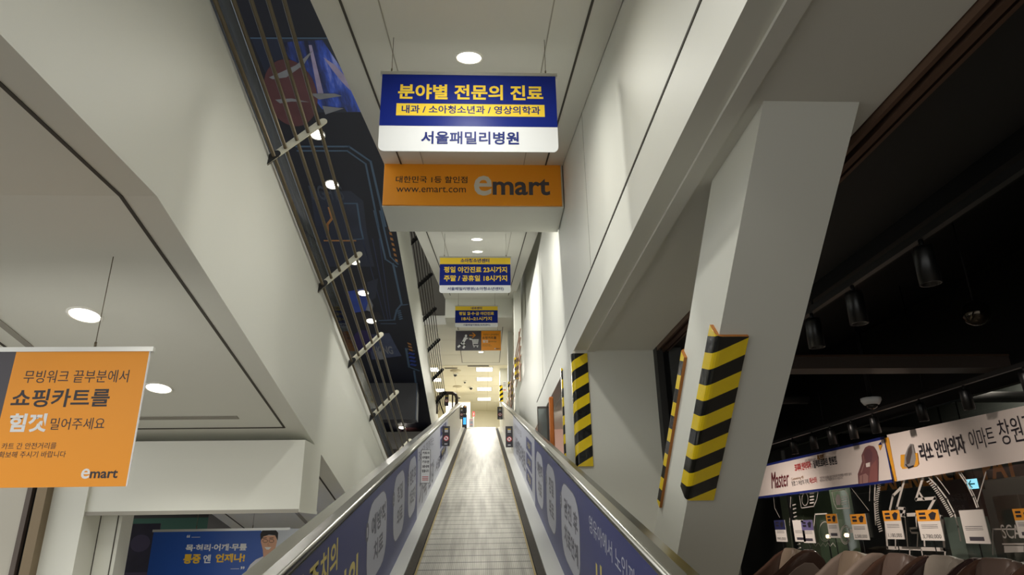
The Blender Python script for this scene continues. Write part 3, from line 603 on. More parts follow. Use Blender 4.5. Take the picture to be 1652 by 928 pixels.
# cart signs: dark half with the pictogram, orange half with the words
def cart_sign(label, y, x0, x1, z0, z1, xs, wires, top):
    t, fr = hang(label, y, x0, z0, x1, z1, wires, top, True); H_ = z1-z0; W_ = x1-x0
    mb = MB(); mb.rect(fr, x0, z0, x1, z1, -.006, 0, PWHITE); mb.print(fr, xs, z0, x1, z1, .0008, ORANGE); mb.print(fr, x0, z0, xs, z1, .0008, DGREY); mb.print(fr, x1-.006, z0, x1, z1, .0009, PWHITE)
    # pictogram in unit square of the dark half
    a, b = x0, xs-x0
    P = lambda pts: [(a+u*b, z0+v*H_) for u, v in pts]
    hd = [(.40+.045*math.cos(k*math.pi/8), .73+.07*math.sin(k*math.pi/8)) for k in range(16)]
    mb.flat(fr, P(hd), .0014, PWHITE)
    mb.flat(fr, P([(.24, .42), (.32, .36), (.42, .56), (.40, .66), (.33, .66)]), .0014, PWHITE)
    mb.line(fr, P([(.36, .61), (.50, .60), (.62, .555)]), .075*H_, .0015, PWHITE); mb.line(fr, P([(.28, .40), (.37, .27), (.31, .14)]), .09*H_, .0015, PWHITE); mb.line(fr, P([(.28, .42), (.2, .3), (.11, .19)]), .09*H_, .0015, PWHITE)
    mb.line(fr, P([(.60, .60), (.65, .55), (.69, .24), (.88, .24)]), .03*H_, .0015, PWHITE); mb.flat(fr, P([(.65, .56), (.90, .56), (.87, .33), (.68, .33)]), .0014, PWHITE)
    for i in range(3): mb.line(fr, P([(.66, .39+.06*i), (.88, .39+.06*i)]), .012*H_, .002, DGREY)
    for i in range(4): mb.line(fr, P([(.71+.05*i, .34), (.70+.055*i, .55)]), .012*H_, .002, DGREY)
    for c in (.72, .85): mb.flat(fr, P([(c+.022*math.cos(k*math.pi/5), .185+.034*math.sin(k*math.pi/5)) for k in range(10)]), .0014, PWHITE)
    mb.line(fr, P([(.54, .76), (.76, .76)]), .035*H_, .0015, ORANGE); mb.line(fr, P([(.66, .88), (.77, .76), (.66, .65)]), .035*H_, .0015, ORANGE)
    # words
    u = lambda q: xs+(x1-xs)*q; v = lambda q: z0+H_*q
    for body, q0, r0, q1, r1, m, w in (('무빙워크 끝부분에서', .10, .745, .87, .84, INK, .0), ('쇼핑카트를', .05, .565, .76, .70, INK, .02), ('힘껏', .07, .385, .345, .52, PWHITE, .035), ('밀어주세요', .37, .40, .76, .485, INK, .0),
                                       ('카트 간 안전거리를', .06, .265, .445, .31, INK, .0), ('확보해 주시기 바랍니다', .055, .205, .525, .25, INK, .0)):
        mb.text(fr, body, u(q0), v(r0), u(q1), v(r1), .0016, m, w)
    emart(mb, fr, u(.66), v(.055), u(.92), v(.125), .0016, PWHITE, INK)
    mb.build('sign_panel', t); return t
cart_sign('large orange cart sign hanging at left under the left walk', 3.39, -3.06, -1.685, .235, .905, -2.345, (-1.97, -2.8), lambda y: dnz(y, LB))
cart_sign('small dark and orange cart sign hanging in the far hall', 19.0, -.80, .525, 4.995, 5.60, -.055, (-.7, .42), lambda y: HZ)
# clinic banner low at left
t, fr = hang('blue clinic banner with a man in a white coat, low at left', 7.45, -3.36, -.82, -2.0, .075, (-2.94, -2.37), lambda y: dnz(y, LB))
mb = MB(); mb.rect(fr, -3.36, -.82, -2.0, .075, -.006, 0, mat('banner_blue', (24, 82, 176), .35)); W_ = lambda px, py: (lambda q: (q.x, q.z))(ony(px, py, 7.446))
BWH, BYE = PWHITE, mat('banner_yellow', (250, 200, 40), .4)
mb.flat(fr, [W_(421, 853), W_(500, 853), W_(500, 928), W_(440, 928)], .001, mat('banner_pale', (214, 220, 230), .4))
def wt(body, x0, y0, x1, y1, m, w): 
    a, b = W_(x0, y1), W_(x1, y0); mb.text(fr, body, a[0], a[1], b[0], b[1], .0018, m, w)
wt('목·허리·어깨·무릎', 299, 877, 399, 890, BWH, .035); wt('통증', 295, 894, 325, 910, BYE, .04); wt('엔', 327, 895, 341, 909, BWH, .03); wt('언제나!', 347, 893, 396, 908, BYE, .04)
wt('“', 301, 863, 307, 868, BWH, .03); wt('”', 388, 914, 395, 919, BWH, .03)
for x0, x1, y in ((309, 323, 867), (372, 386, 918)): a, b = W_(x0, y+.5), W_(x1, y-.5); mb.print(fr, a[0], a[1], b[0], b[1], .0018, BWH)
mb.build('sign_panel', t)
# the printed man: figure cut into the banner print
SKIN = mat('print_skin', (222, 170, 140), .5); HAIR = mat('print_hair', (30, 24, 24), .5); COAT = mat('print_coat', (226, 226, 232), .5)
mm = MB(); f2 = lambda pts: [W_(*p) for p in pts]
mm.flat(fr, f2([(390, 940), (396, 925), (404, 911), (413, 903), (424, 898), (440, 898), (456, 905), (466, 940)]), .002, COAT)
mm.flat(fr, f2([(424, 887), (440, 887), (440, 901), (432, 906), (425, 900)]), .0024, SKIN)
mm.flat(fr, f2([(422, 864), (446, 864), (447, 874), (444, 886), (438, 893), (430, 894), (424, 887), (421, 875)]), .0028, SKIN)
mm.flat(fr, f2([(421, 872), (420, 862), (424, 855), (434, 852), (444, 854), (449, 860), (448, 873), (446, 868), (444, 864), (434, 863), (425, 866)]), .0032, HAIR)
for c in (428, 438): mm.line(fr, f2([(c+4*math.cos(k*math.pi/6), 873+2.6*math.sin(k*math.pi/6)) for k in range(12)]), .004, .0035, HAIR, True)
mm.line(fr, f2([(433, 876), (432, 880), (435, 880.5)]), .004, .0034, mat('print_skin_dark', (186, 130, 106), .5)); mm.flat(fr, f2([(427, 883), (438, 883), (434, 887), (430, 887)]), .0034, PWHITE)
for x in (427, 438): mm.line(fr, f2([(x-3, 868.5), (x+3, 868)]), .006, .0034, HAIR)
mm.line(fr, f2([(424, 900), (430, 915), (432, 935)]), .004, .0025, mat('print_fold', (170, 172, 184), .5)); mm.line(fr, f2([(440, 900), (434, 915)]), .004, .0025, mat('print_fold', (170, 172, 184), .5))
mm.build('printed_man', t)['label'] = 'printed smiling man with glasses and a white coat'

# ------------------------------------------------------------------ hazard boards
def hazard(label, base, up, length, wx, wy, rear=False, wrap=False):
    """an L of plywood taped in yellow and black wrapped round a column edge"""
    up = Vector(up).normalized(); x = Vector((1, 0, 0)); x = (x-up*x.dot(up)).normalized(); y = up.cross(x)
    R = Matrix((x, y, up)).transposed(); o = bpy.data.objects.new('hazard_board', None)
    t = .018; sy = -1 if rear else 1
    # outline (local xy): outer corner at 0,0; one leg along +x, one along y
    arc = [(.03-.03*math.cos(a), sy*(.03-.03*math.sin(a))) for a in [math.pi/2*k/4 for k in range(5)]]
    outer = [(0, sy*wy)]+arc+[(wx, 0)]; inner = [(wx, sy*t), (t, sy*t), (t, sy*wy)]
    base = Vector(base)-x*t-y*sy*t
    mb = MB(); P = lambda q, z: base+x*q[0]+y*q[1]+up*z
    ring = outer+inner; n = len(ring)
    if sy < 0: ring = ring[::-1]
    a = [P(q, 0) for q in ring]; b = [P(q, length) for q in ring]; mb.hexa(a[::1], b, WOOD)
    no = len(outer)
    for i in range(n):                                     # taped outer faces
        p, q = ring[i], ring[(i+1) % n]
        if wrap or (p in outer and q in outer):
            k = 2+i; mb.m[k] = mb.mi(HAZ)
    M = Matrix.Translation(base) @ R.to_4x4(); me_o = None
    I = M.inverted(); me = bpy.data.meshes.new('hazard_board'); me.from_pydata([tuple(I @ v) for v in mb.v], [], mb.f)
    for m in mb.mats: me.materials.append(m)
    for p, i in zip(me.polygons, mb.m): p.material_index = i
    bpy.data.objects.remove(o); o = bpy.data.objects.new('hazard_board', me); C.objects.link(o); o.matrix_world = M
    import bmesh
    bm = bmesh.new(); bm.from_mesh(me); bmesh.ops.recalc_face_normals(bm, faces=bm.faces); bm.to_mesh(me); bm.free()
    return tag(o, label, 'hazard board', 'striped hazard boards on the columns')
def edge_at(px, py, x0, y0, z0, dv):                       # point of a column edge nearest a line of sight
    r = _ray(px, py).normalized(); p0 = Vector((x0, y0, z0)); w = p0; b = r.dot(dv); d_ = r.dot(w); e = dv.dot(w); den = 1-b*b
    s = (b*d_-e)/den; return p0+dv*s
up = -BD
pa, pb = edge_at(1113, 805, 1.115, 2.215, 1.6, BD), edge_at(1160, 540, 1.115, 2.215, 1.6, BD)
hazard('widest yellow and black hazard board on the front edge of the slanting brace', pa, up, (pb-pa).length, .155, .11)
pa, pb = edge_at(1070, 808, 1.115, 2.86, 1.6, BD), edge_at(1104, 566, 1.115, 2.86, 1.6, BD)
hazard('narrow yellow and black hazard board on the rear edge of the slanting brace', pa, up, (pb-pa).length, .08, .085, rear=True)
za, zb = ony(932, 753, 6.1).z, ony(924, 571, 6.1).z
hazard('hazard board on the front edge of the broad upright column', (WX-.01, 6.1, za), Z, zb-za, .15, .06)
za, zb = ony(909, 740, 7.0).z, ony(906, 596, 7.0).z
hazard('thin hazard board seen edge-on at the rear of the broad column', (WX-.01, 7.0, za), Z, zb-za, .05, .07, rear=True, wrap=True)
for px, py0, py1, x, y, lab in ((829, 612, 577, .78, 16.0, 'small hazard board on the nearest slim column of the upper hall'), (817, 645, 616, .80, 21.0, 'small hazard board on the second slim column of the upper hall'), (804, 648, 622, .66, 26.2, 'tiny hazard board on the farthest pale column')):
    za, zb = ony(px, py0, y).z, ony(px, py1, y).z
    hazard(lab, (x, y, za), Z, zb-za, .14, .12, wrap=True)
# plain wooden guard beyond the gap, and a framed mirror leaning behind it
yy = onx(890, 680, .81).y; za, zb = FLOOR, ony(888, 640, yy).z
mb = MB().box(.79, .84, yy, yy+.10, za, zb, mat('guard_wood', (190, 104, 30), .45, noise=.2, scale=8)); o = bevel(mb.build('wooden_guard'), .012)
tag(o, 'plain orange-brown wooden guard post behind the right rail', 'guard post')
yy = 9.0; q0, q1 = ony(868, 700, yy), ony(885, 653, yy)
t = thing('wall_mirror', 'grey framed mirror panel half hidden behind the right rail', 'mirror', (q0.x, yy, q0.z-.3))
MB().box(q0.x, q1.x, yy, yy+.04, q0.z-.3, min(q1.z, 1.59), mat('frame_dark', (70, 64, 58), .4)).build('frame', t)
MB().box(q0.x+.01, q1.x-.03, yy-.006, yy, q0.z-.27, min(q1.z, 1.59)-.03, mat('mirror_face', (150, 158, 156), .12, .6)).build('glass', t)

# ------------------------------------------------------------------ far hall fittings
hall = []
for i, (y, lab) in enumerate(((25.95+.35, 'nearest and largest rectangular light panel of the far hall ceiling'), (28.1, 'second rectangular light panel of the far hall ceiling'), (30.2, 'third rectangular light panel of the far hall ceiling'), (32.6, 'farthest rectangular light panel of the far hall ceiling'))):
    t = thing('light_panel', lab, 'ceiling light', (.05, y, HZ), 'rectangular light panels of the far hall')
    MB().box(-.29, .39, y-.34, y+.34, HZ-.012, HZ, ALU).build('frame', t); MB().box(-.26, .36, y-.31, y+.31, HZ-.016, HZ-.011, PANELL).build('diffuser', t)
    lamp('AREA', 'lamp', (.05, y, HZ-.03), -Z, 95, (1, .95, .84), .6, parent=t, sy=.6)
for x in (-1.95,):
    for y in (26.3, 28.2, 30.4): 
        t = thing('light_panel', {26.3: 'upper light panel of the hall seen through the far guard rods', 28.2: 'middle light panel of the hall seen through the far guard rods', 30.4: 'lowest light panel of the hall seen through the far guard rods'}[y], 'ceiling light', (x, y, HZ), 'rectangular light panels of the far hall')
        MB().box(x-.20, x+.20, y-.34, y+.34, HZ-.012, HZ, ALU).build('frame', t); MB().box(x-.18, x+.18, y-.31, y+.31, HZ-.016, HZ-.011, PANELL).build('diffuser', t)
        lamp('AREA', 'lamp', (x, y, HZ-.03), -Z, 80, (1, .95, .84), .6, parent=t, sy=.6)
DK = mat('vent_dark', (70, 66, 60), .6)
def hz_at(px, py): return onz(px, py, HZ)
for a, b, lab in (((717, 594), (738, 594), 'left slotted air vent in the level upper ceiling'), ((754, 590.4), (789, 590.4), 'right slotted air vent in the level upper ceiling')):
    p, q = hz_at(*a), hz_at(*b); t = thing('air_vent', lab, 'vent', (p+q)/2, 'slotted air vents')
    MB().box(p.x, q.x, p.y-.09, p.y+.09, HZ-.012, HZ, mat('vent_frame', (170, 164, 148), .5)).build('frame', t)
    mb = MB()
    for i in range(3): mb.box(p.x+.02, q.x-.02, p.y-.07+i*.05, p.y-.035+i*.05, HZ-.016, HZ-.011, DK)
    mb.build('slot', t)
for (px, py), r, lab in (((735, 598), .22, 'round ceiling diffuser nearest the left air vent'), ((738, 623.5), .2, 'round ceiling diffuser halfway down the cream hall ceiling')):
    p = hz_at(px, py); mb = MB().lathe(p, -Z, [(0, r), (.02, r), (.04, r*.7), (.03, r*.5), (.06, r*.3), (.06, .001)], mat('diffuser_grey', (190, 180, 152), .5), 20); tag(mb.build('air_diffuser'), lab, 'air diffuser')
for (px, py), r, lab in (((734.5, 603), .09, 'dome camera under the hall ceiling near the left vent'), ((760, 624.5), .09, 'small dark dome camera in the middle of the hall ceiling'), ((750, 615), .06, 'tiny ceiling sensor left of the second light panel'), ((740.5, 640), .07, 'lowest small ceiling sensor on the left of the hall')):
    p = hz_at(px, py); t = thing('dome_camera', lab, 'ceiling camera', p)
    MB().lathe(p, -Z, [(0, r*1.2), (.04, r*1.1), (.05, r*.9)], mat('lamp_trim', (240, 238, 230), .4), 16).build('housing', t)
    MB().lathe(p-Z*.05, -Z, [(0, r*.85), (r*.5, r*.7), (r*.85, r*.3), (r*.9, .001)], mat('dome_dark', (40, 38, 36), .15), 16).build('dome', t)
# hooped handrail end with its sign, kiosk, poster, red sign
yy = 22.3; A = lambda px, py: ony(px, py, yy)
t = thing('hoop_rail', 'dark hooped rail end of the next walk behind the left rail', 'handrail', A(722, 668))
MB().tube([A(704, 668), A(703.5, 662), A(705, 648), A(707, 640), A(711, 635), A(716, 634), A(730, 634.5), A(735, 637), A(737, 643), A(736.5, 652), A(734, 660)], .055, mat('rail_brown', (62, 46, 36), .4), 10).build('handrail', t)
MB().tube([A(730, 635), A(730, 668)], .025, mat('rail_brown', (62, 46, 36), .4), 8).build('post', t)
a, b = A(717.5, 656), A(724, 637); mb = MB(); fr = Fr((0, yy-.06, 0), X, Z); mb.rect(fr, a.x, a.z, b.x, b.z, 0, .015, mat('sign_black', (36, 33, 40), .4))
no_entry(mb, fr, ((a.x+b.x)/2, a.z+.45*(b.z-a.z)), .05, .016); mb.print(fr, a.x+.02, b.z-.07, b.x-.02, b.z-.05, .016, YEL); mb.build('small_sign', t)
MB().tube([A(706, 640), A(716, 668)], .02, BLACK, 6).build('stay', t)
yy = 23.2; A = lambda px, py: ony(px, py, yy); ks = A(749, 692)
t = thing('kiosk', 'black kiosk with a lit blue screen beyond the end of the walk', 'kiosk', (ks.x, yy, UPPER))
a, b = A(745, 700), A(753, 668); a.z = UPPER
bevel(MB().box(a.x, b.x, yy, yy+.25, UPPER, b.z, mat('kiosk_black', (24, 26, 34), .3)).build('body', t), .02)
s0, s1 = A(747.3, 685), A(752, 674); MB().box(s0.x, s1.x, yy-.008, yy+.002, s0.z, s1.z, mat('screen_blue', (60, 150, 235), .3, emit=1.6)).build('screen', t)
h0, h1 = A(746, 667), A(753.5, 652)
MB().lathe(((h0.x+h1.x)/2, yy+.1, h0.z), Z, [(0, .06), (.08, .075), (.16, .075), (.24, .07), (.29, .04), (.30, .001)], mat('kiosk_head', (46, 48, 56), .3), 14).build('head', t)
MB().lathe(((h0.x+h1.x)/2+.01, yy+.02, h0.z+.22), -Y, [(0, .03), (.02, .02), (.022, .001)], mat('kiosk_eye', (220, 140, 60), .3), 10).build('lamp', t)
yy = 24.6; a, b = ony(756.5, 690, yy), ony(764.5, 675.5, yy)
t = thing('notice_stand', 'white notice board with red lines on a stand past the kiosk', 'notice', ((a.x+b.x)/2, yy, UPPER)); fr = Fr((0, yy, 0), X, Z)
mb = MB(); mb.rect(fr, a.x, a.z, b.x, b.z, -.02, 0, PWHITE)
for i in range(5): mb.print(fr, a.x+.03, b.z-.06-i*.055, b.x-.04, b.z-.035-i*.055, .001, (RED, INK, NAVY, RED, INK)[i])
mb.build('board', t); MB().tube([((a.x+b.x)/2, yy+.01, UPPER), ((a.x+b.x)/2, yy+.01, a.z)], .02, ALU, 8).build('post', t)
yy = 30; a, b = ony(762.3, 672, yy), ony(766, 664, yy); fr = Fr((0, yy, 0), X, Z); mb = MB(); mb.rect(fr, a.x, a.z, b.x, b.z, -.03, 0, RED); mb.print(fr, a.x+.03, a.z+.05, b.x-.03, a.z+.08, .001, PWHITE); mb.print(fr, a.x+.03, a.z+.12, b.x-.03, a.z+.15, .001, PWHITE)
mb.box((a.x+b.x)/2-.02, (a.x+b.x)/2+.02, yy+.01, yy+.03, UPPER, a.z, ALU); tag(mb.build('red_sign'), 'small red upright sign far beyond the walk', 'sign')
a, b = ony(761, 693, 35.9), ony(745, 649, 35.9)
mb = MB().box(-1.7, a.x, 31, 31.2, UPPER, ony(760, 649, 31).z, CREAM); mb.box(-1.7, a.x+.02, 30.97, 31.22, ony(760, 649, 31).z, ony(760, 648, 31).z, mat('cap_grey', (140, 130, 108), .5)); struct(mb, 'wall_partition', 'low cream partition behind the kiosk', 'wall')
# column notices
yy = 21.98; a, b = ony(811, 632, 26.18), ony(817, 615, 26.18); fr = Fr((0, 26.19, 0), X, Z); mb = MB(); mb.rect(fr, a.x, a.z, b.x, b.z, 0, .01, PWHITE); mb.print(fr, a.x+.02, a.z+.05, b.x-.02, a.z+.08, .011, RED)
for i in range(3): mb.print(fr, a.x+.02, b.z-.08-i*.06, b.x-.02, b.z-.06-i*.06, .011, DGREY)
tag(mb.build('column_notice'), 'white notice stuck on the farthest pale column', 'notice')
# guard rods on the right edge of the opening
t = thing('guard_rail', 'row of slim pinkish guard rods beside the right wall in the upper hall', 'guard rail', (WX, 17, 3.1))
for i in range(5):
    zz = 3.30+i*.19; MB().tube([(WX-.06, 13.65, zz), (WX-.06, 25.5, zz)], .012, mat('rod_rose', (196, 160, 140), .3, .6), 6).build('rod', t)
for y in (14.2, 16.6, 19.2, 22, 24.8):
    MB().box(WX-.075, WX-.045, y-.03, y+.03, 3.05, 4.15, mat('rod_rose', (196, 160, 140), .3, .6)).build('post', t)

# ------------------------------------------------------------------ lower left: things beyond the opening
yy = 9.0; A = lambda px, py: ony(px, py, yy)
a, b, c, e = A(190, 940), A(228, 940), A(243, 845), A(211, 846)
t = thing('poster_stand', 'dark violet poster on a stand inside the lower left opening', 'poster', (A(212, 900).x, yy, FLOOR)); fr = Fr((0, yy, 0), X, Z)
mb = MB(); mb.rect(fr, a.x-.05, -1.3, b.x+.12, c.z, -.02, 0, mat('poster_violet', (48, 44, 66), .35, noise=.4, scale=6)); cx = (a.x+b.x)/2+.05
mb.flat(fr, [(cx+.12*math.cos(k*math.pi/8), -.05+.1*math.sin(k*math.pi/8)) for k in range(16)], .001, mat('poster_lilac', (80, 72, 100), .4)); mb.print(fr, cx-.2, -.42, cx+.2, -.38, .001, mat('poster_lilac', (80, 72, 100), .4)); mb.print(fr, cx-.2, -.5, cx+.12, -.47, .001, mat('poster_lilac', (80, 72, 100), .4))
mb.build('poster', t); MB().tube([(cx, yy+.04, FLOOR), (cx, yy+.04, -.2)], .02, ALU, 8).build('post', t); MB().box(cx-.25, cx+.25, yy-.15, yy+.2, FLOOR, FLOOR+.02, ALU).build('base', t)
yy = 10.2
p0, p1 = ony(243, 885, yy), ony(300, 840, yy)
t = thing('display_hood', 'big rounded grey display casing inside the lower left opening', 'display', (p0.x+.4, yy, FLOOR)); mb = MB()
prof = [(p0.x-.02, FLOOR), (p0.x+.02, p0.z-.25), (p0.x+.1, p0.z-.05), (p0.x+.25, p0.z+.03), (p0.x+1.3, p0.z+.06), (p0.x+1.3, FLOOR)]
mb.slab(Fr((0, yy, 0), X, Z), prof, -.9, 0, mat('display_grey', (112, 108, 102), .35, noise=.1)); bevel(mb.build('casing', t), .05, 3)
MB().box(p0.x+.2, p0.x+1.3, yy-.01, yy+.01, p0.z-.42, p0.z-.36, mat('display_trim', (196, 150, 110), .4)).build('trim_band', t)
mb = MB().box(p0.x+.05, p0.x+.9, 12.0, 12.3, FLOOR, .72, mat('dark_wall_panel', (84, 80, 76), .6)); 
for i in range(2): mb.box(p0.x+.4, p0.x+.75, 11.98, 12.0, .36+i*.13, .43+i*.13, CHAR)
struct(mb, 'column_mart', 'grey column with two small vents deep inside the lower left opening', 'column')
mb = MB().box(-6.4, -3.4, 13.2, 13.5, -.05, .35, mat('green_shelf', (30, 92, 72), .5)); mb.box(-6.4, -3.4, 13.19, 13.2, -.03, .06, mat('green_shelf_lip', (150, 160, 150), .5)); mb.box(-6.3, -3.5, 13.3, 13.5, FLOOR, -.05, CHAR)
tag(mb.build('shop_counter'), 'green topped counter deep inside the lower left opening', 'counter')
lamp('AREA', 'mart_fill', (-5.2, 10.2, .5), -Z, 26, WARM, .5)  # added fill without a fixture, brightens the lower left opening

# ------------------------------------------------------------------ shop aisle on the right
GX = 5.2
t = thing('shop_window', 'dark glass shop front with white line graphics behind the massage chairs', 'shop window', (GX, 9, FLOOR))
MB().box(GX, GX+.012, 5.0, 15, FLOOR, 1.35, GLASS).build('glass_pane', t)
for y in (11.8, 14.6): MB().box(GX-.02, GX+.04, y-.02, y+.02, FLOOR, 1.35, BLACK).build('mullion', t)
MB().box(GX-.03, GX+.05, 5.0, 15, 1.30, 2.49, BLACK).build('bulkhead', t)
frG = facing((GX, 0, 0), '-x')
def g2(p): q = onx(p[0], p[1], GX); return (-q.y, q.z)
GL = mat('decal_white', (205, 198, 190), .5)
mb = MB()
def gl(pts, w): mb.line(frG, [g2(p) for p in pts], w, .003, GL)
for arc, w in (([(1424, 782), (1412, 782+0), (1411, 810), (1413, 846)], .03), ([(1418, 780), (1404, 780), (1403, 808)], .012)): gl(arc[1:], w)
gl([(1499, 771), (1512, 784), (1528, 805), (1540, 828), (1546, 850), (1550, 872)], .022); gl([(1511, 769), (1524, 786), (1532, 797)], .012); gl([(1548, 764), (1560, 782), (1570, 802), (1576, 818)], .02); gl([(1551, 763), (1563, 781), (1573, 801), (1579, 818)], .012)
gl([(1591, 762), (1577, 810)], .012)
gl([(1459, 776), (1447, 820), (1460, 821), (1457, 832)], .035); gl([(1453, 788), (1441, 800), (1436, 822)], .035)
gl([(1489, 772), (1478, 806), (1509, 804), (1498, 824)], .035); gl([(1484, 796), (1491, 806)], .03)
gl([(1428, 833), (1432, 884), (1524, 887), (1520, 835), (1508, 829), (1462, 831), (1428, 833)], .04)
gl([(1460, 832), (1465, 884)], .022); gl([(1478, 831), (1479, 852), (1468, 853), (1470, 860), (1481, 860), (1480, 884)], .022); gl([(1490, 842), (1492, 880)], .03); gl([(1445, 870), (1445, 884)], .02); gl([(1468, 887), (1468, 900)], .02); gl([(1487, 888), (1489, 898)], .02); gl([(1525, 887), (1525, 897)], .02)
for i in range(22):
    k = i/21; x, y = 1417+2*k-6*math.sin(k*3.1), 782+76*k; gl([(x, y), (x+5, y-2)], .012)
for i in range(20):
    k = i/19; x, y = 1500+38*k**.8, 776+56*k; gl([(x, y), (x-4, y+2)], .012)
gl([(1374, 788), (1402, 824)], .008)
gl([(1291, 797), (1320, 793), (1318, 806), (1313, 817), (1293, 820), (1290, 800)], .012); gl([(1342, 793), (1362, 790), (1368, 798), (1371, 820), (1350, 821), (1346, 812), (1342, 793)], .012)
mb.flat(frG, [g2(p) for p in [(1350, 798), (1354, 798), (1357, 806), (1356, 815), (1350, 815), (1348, 806)]], .003, mat('decal_grey', (150, 142, 138), .5))
for i in range(4): gl([(1307, 797+i*5), (1313, 796+i*5)], .02); gl([(1358, 802+i*4), (1366, 801+i*4)], .008)
ring = lambda cx, cy, rx, ry, n=18: [(cx+rx*math.cos(k*2*math.pi/n), cy+ry*math.sin(k*2*math.pi/n)) for k in range(n+1)]
gl(ring(1299, 806, 5, 10), .012); gl(ring(1331, 858, 9, 16), .01); gl(ring(1364, 863, 8, 15), .014); gl(ring(1364, 863, 6.4, 12.5), .008)
gl([(1334, 829), (1315, 830), (1312, 866)], .02)
gl([(1248, 801), (1250, 820), (1258, 835)], .012); gl([(1276, 802), (1274, 845), (1279, 885), (1292, 915)], .014)
for i in range(16): k = i/15; x, y = 1281-3*math.sin(k*2.2)+k*16, 815+k*95; gl([(x-2, y+.5), (x+2.4, y-1)], .016)
for i in range(9): gl([(1312+i*4, 876+(i % 2)*6), (1316+i*4, 876+((i+1) % 2)*6)], .008)
gl([(1304, 876), (1330, 922)], .008); gl([(1372, 857), (1380, 857)], .05)
for x in (1602, 1606): gl([(x, 854), (1652, 854)] if x == 1602 else [(1618, 878), (1652, 878)], .014)
gl([(1602, 854), (1602, 895)], .014); mb.flat(frG, [g2(p) for p in [(1620, 881), (1652, 881), (1652, 891), (1621, 892)]], .003, GL)
a, b = g2((1619, 869)), g2((1660, 853)); mb.text(frG, 'SCANNER', a[0], a[1], a[0]+.62, a[1]+.13, .003, GL, .0)
mb.build('line_graphics', t)
struct(MB().box(9, 9.2, 4.0, 17, FLOOR, 2.5, mat('shop_back', (34, 36, 34), .6)), 'wall_shop_back', 'dark back wall inside the glass shop', 'wall')
# inside the shop: orange letters on a bulkhead, exit sign, maroon panel, dim screens
mb = MB().box(7.2, 7.4, 5.5, 16, .62, 1.4, mat('bulkhead_dark', (30, 27, 25), .6)); fr = facing((7.19, 0, 0), '-x'); OL = mat('letter_orange', (236, 140, 48), .5)
def i2(p): q = onx(p[0], p[1], 7.19); return (-q.y, q.z)
a, b = i2((1590, 778)), i2((1642, 752)); mb.text(fr, 'PAT', a[0], a[1]+.03, b[0], a[1]+.36, .004, OL, .04); a, b = i2((1465, 788)), i2((1556, 760)); mb.text(fr, 'EXPERIENCE', a[0]-.9, a[1]-.0, b[0], a[1]+.36, .004, OL, .04)
tag(mb.build('lettered_bulkhead'), 'dark bulkhead with big orange letters inside the glass shop', 'shop sign')
q = onx(1570, 781, 6.2); t = thing('exit_sign', 'small glowing blue-white exit sign with an arrow inside the shop', 'exit sign', q); fr = facing((6.19, 0, 0), '-x')
MB().box(6.2, 6.26, q.y-.11, q.y+.11, q.z-.07, q.z+.07, BLACK).build('housing', t); mb = MB(); mb.print(fr, -q.y-.1, q.z-.06, -q.y+.1, q.z+.06, .0, mat('exit_face', (150, 225, 250), .4, emit=1.3))
eg = mat('exit_green', (20, 120, 130), .4, emit=.3); mb.line(fr, [(-q.y-.06, q.z), (-q.y+.04, q.z)], .018, .001, eg); mb.line(fr, [(-q.y-.02, q.z+.04), (-q.y-.065, q.z), (-q.y-.02, q.z-.04)], .018, .001, eg); mb.build('lit_face', t)
MB().tube([(6.23, q.y, q.z+.07), (6.23, q.y, 2.5)], .008, BLACK, 6).build('hanger', t)
q = onx(1544, 806, 7.0); mb = MB().box(7.0, 7.05, q.y-.5, q.y+.45, q.z-.34, q.z+.28, mat('panel_maroon', (70, 30, 38), .5)); fr = facing((6.995, 0, 0), '-x'); a = -q.y
mb.text(fr, '편의점약국 입점', a-.3, q.z-.02, a+.3, q.z+.08, .001, mat('panel_text', (120, 90, 92), .5), .01); mb.text(fr, '상담중', a-.12, q.z-.18, a+.14, q.z-.08, .001, mat('panel_text', (120, 90, 92), .5), .01)
mb.box(7.02, 7.04, q.y-.01, q.y+.01, q.z+.28, 2.5, BLACK)
tag(mb.build('maroon_panel'), 'hanging maroon panel with faint writing inside the shop', 'sign')
for (px0, py0, px1, py1), xx, m, lab in (((1266, 803, 1292, 860), 6.4, mat('pillar_olive', (120, 126, 104), .6), 'olive lit pillar left inside the glass shop'), ((1318, 795, 1338, 850), 6.4, mat('pillar_green', (112, 128, 104), .6), 'green grey pillar inside the glass shop'), ((1530, 834, 1548, 868), 6.6, mat('pillar_grey', (130, 140, 134), .6), 'grey cabinet inside the shop behind the line graphics')):
    p, q = onx(px0, py1, xx), onx(px1, py0, xx); mb = MB().box(xx, xx+.4, q.y, p.y, FLOOR, min(q.z+.4, 2.5) if 'pillar' in lab else q.z, m); struct(mb, 'column_shop', lab, 'column')
p, q = onx(1604, 815, 7.4), onx(1640, 790, 7.4)
tag(MB().box(7.4, 7.7, q.y, p.y, FLOOR, p.z+.12, mat('shelf_grey', (120, 114, 108), .6)).build('display_shelf'), 'pale display shelf at right inside the shop', 'shelf')
for (px, py), m in (((1336, 866), ''), ((1366, 864), '')):
    q = onx(px, py, 5.9); t = thing('display_lamp', 'small bright display lamp inside the shop %s' % ('nearer the brace' if px == 1336 else 'within the ring graphic'), 'lamp', (5.9, q.y, FLOOR))
    MB().tube([(5.9, q.y, FLOOR), (5.9, q.y, q.z)], .012, BLACK, 6).build('stem', t); MB().lathe((5.9, q.y, q.z-.03), Z, [(0, .001), (.005, .03), (.03, .04), (.06, .03), (.065, .001)], mat('bulb', (255, 214, 170), .4, emit=4.), 12).build('bulb', t)
lamp('AREA', 'shop_fill', (7.9, 10.5, 2.45), -Z, 170, (1, .9, .78), .9)  # added fill, no fixture stands here; lifts the dark shop interior
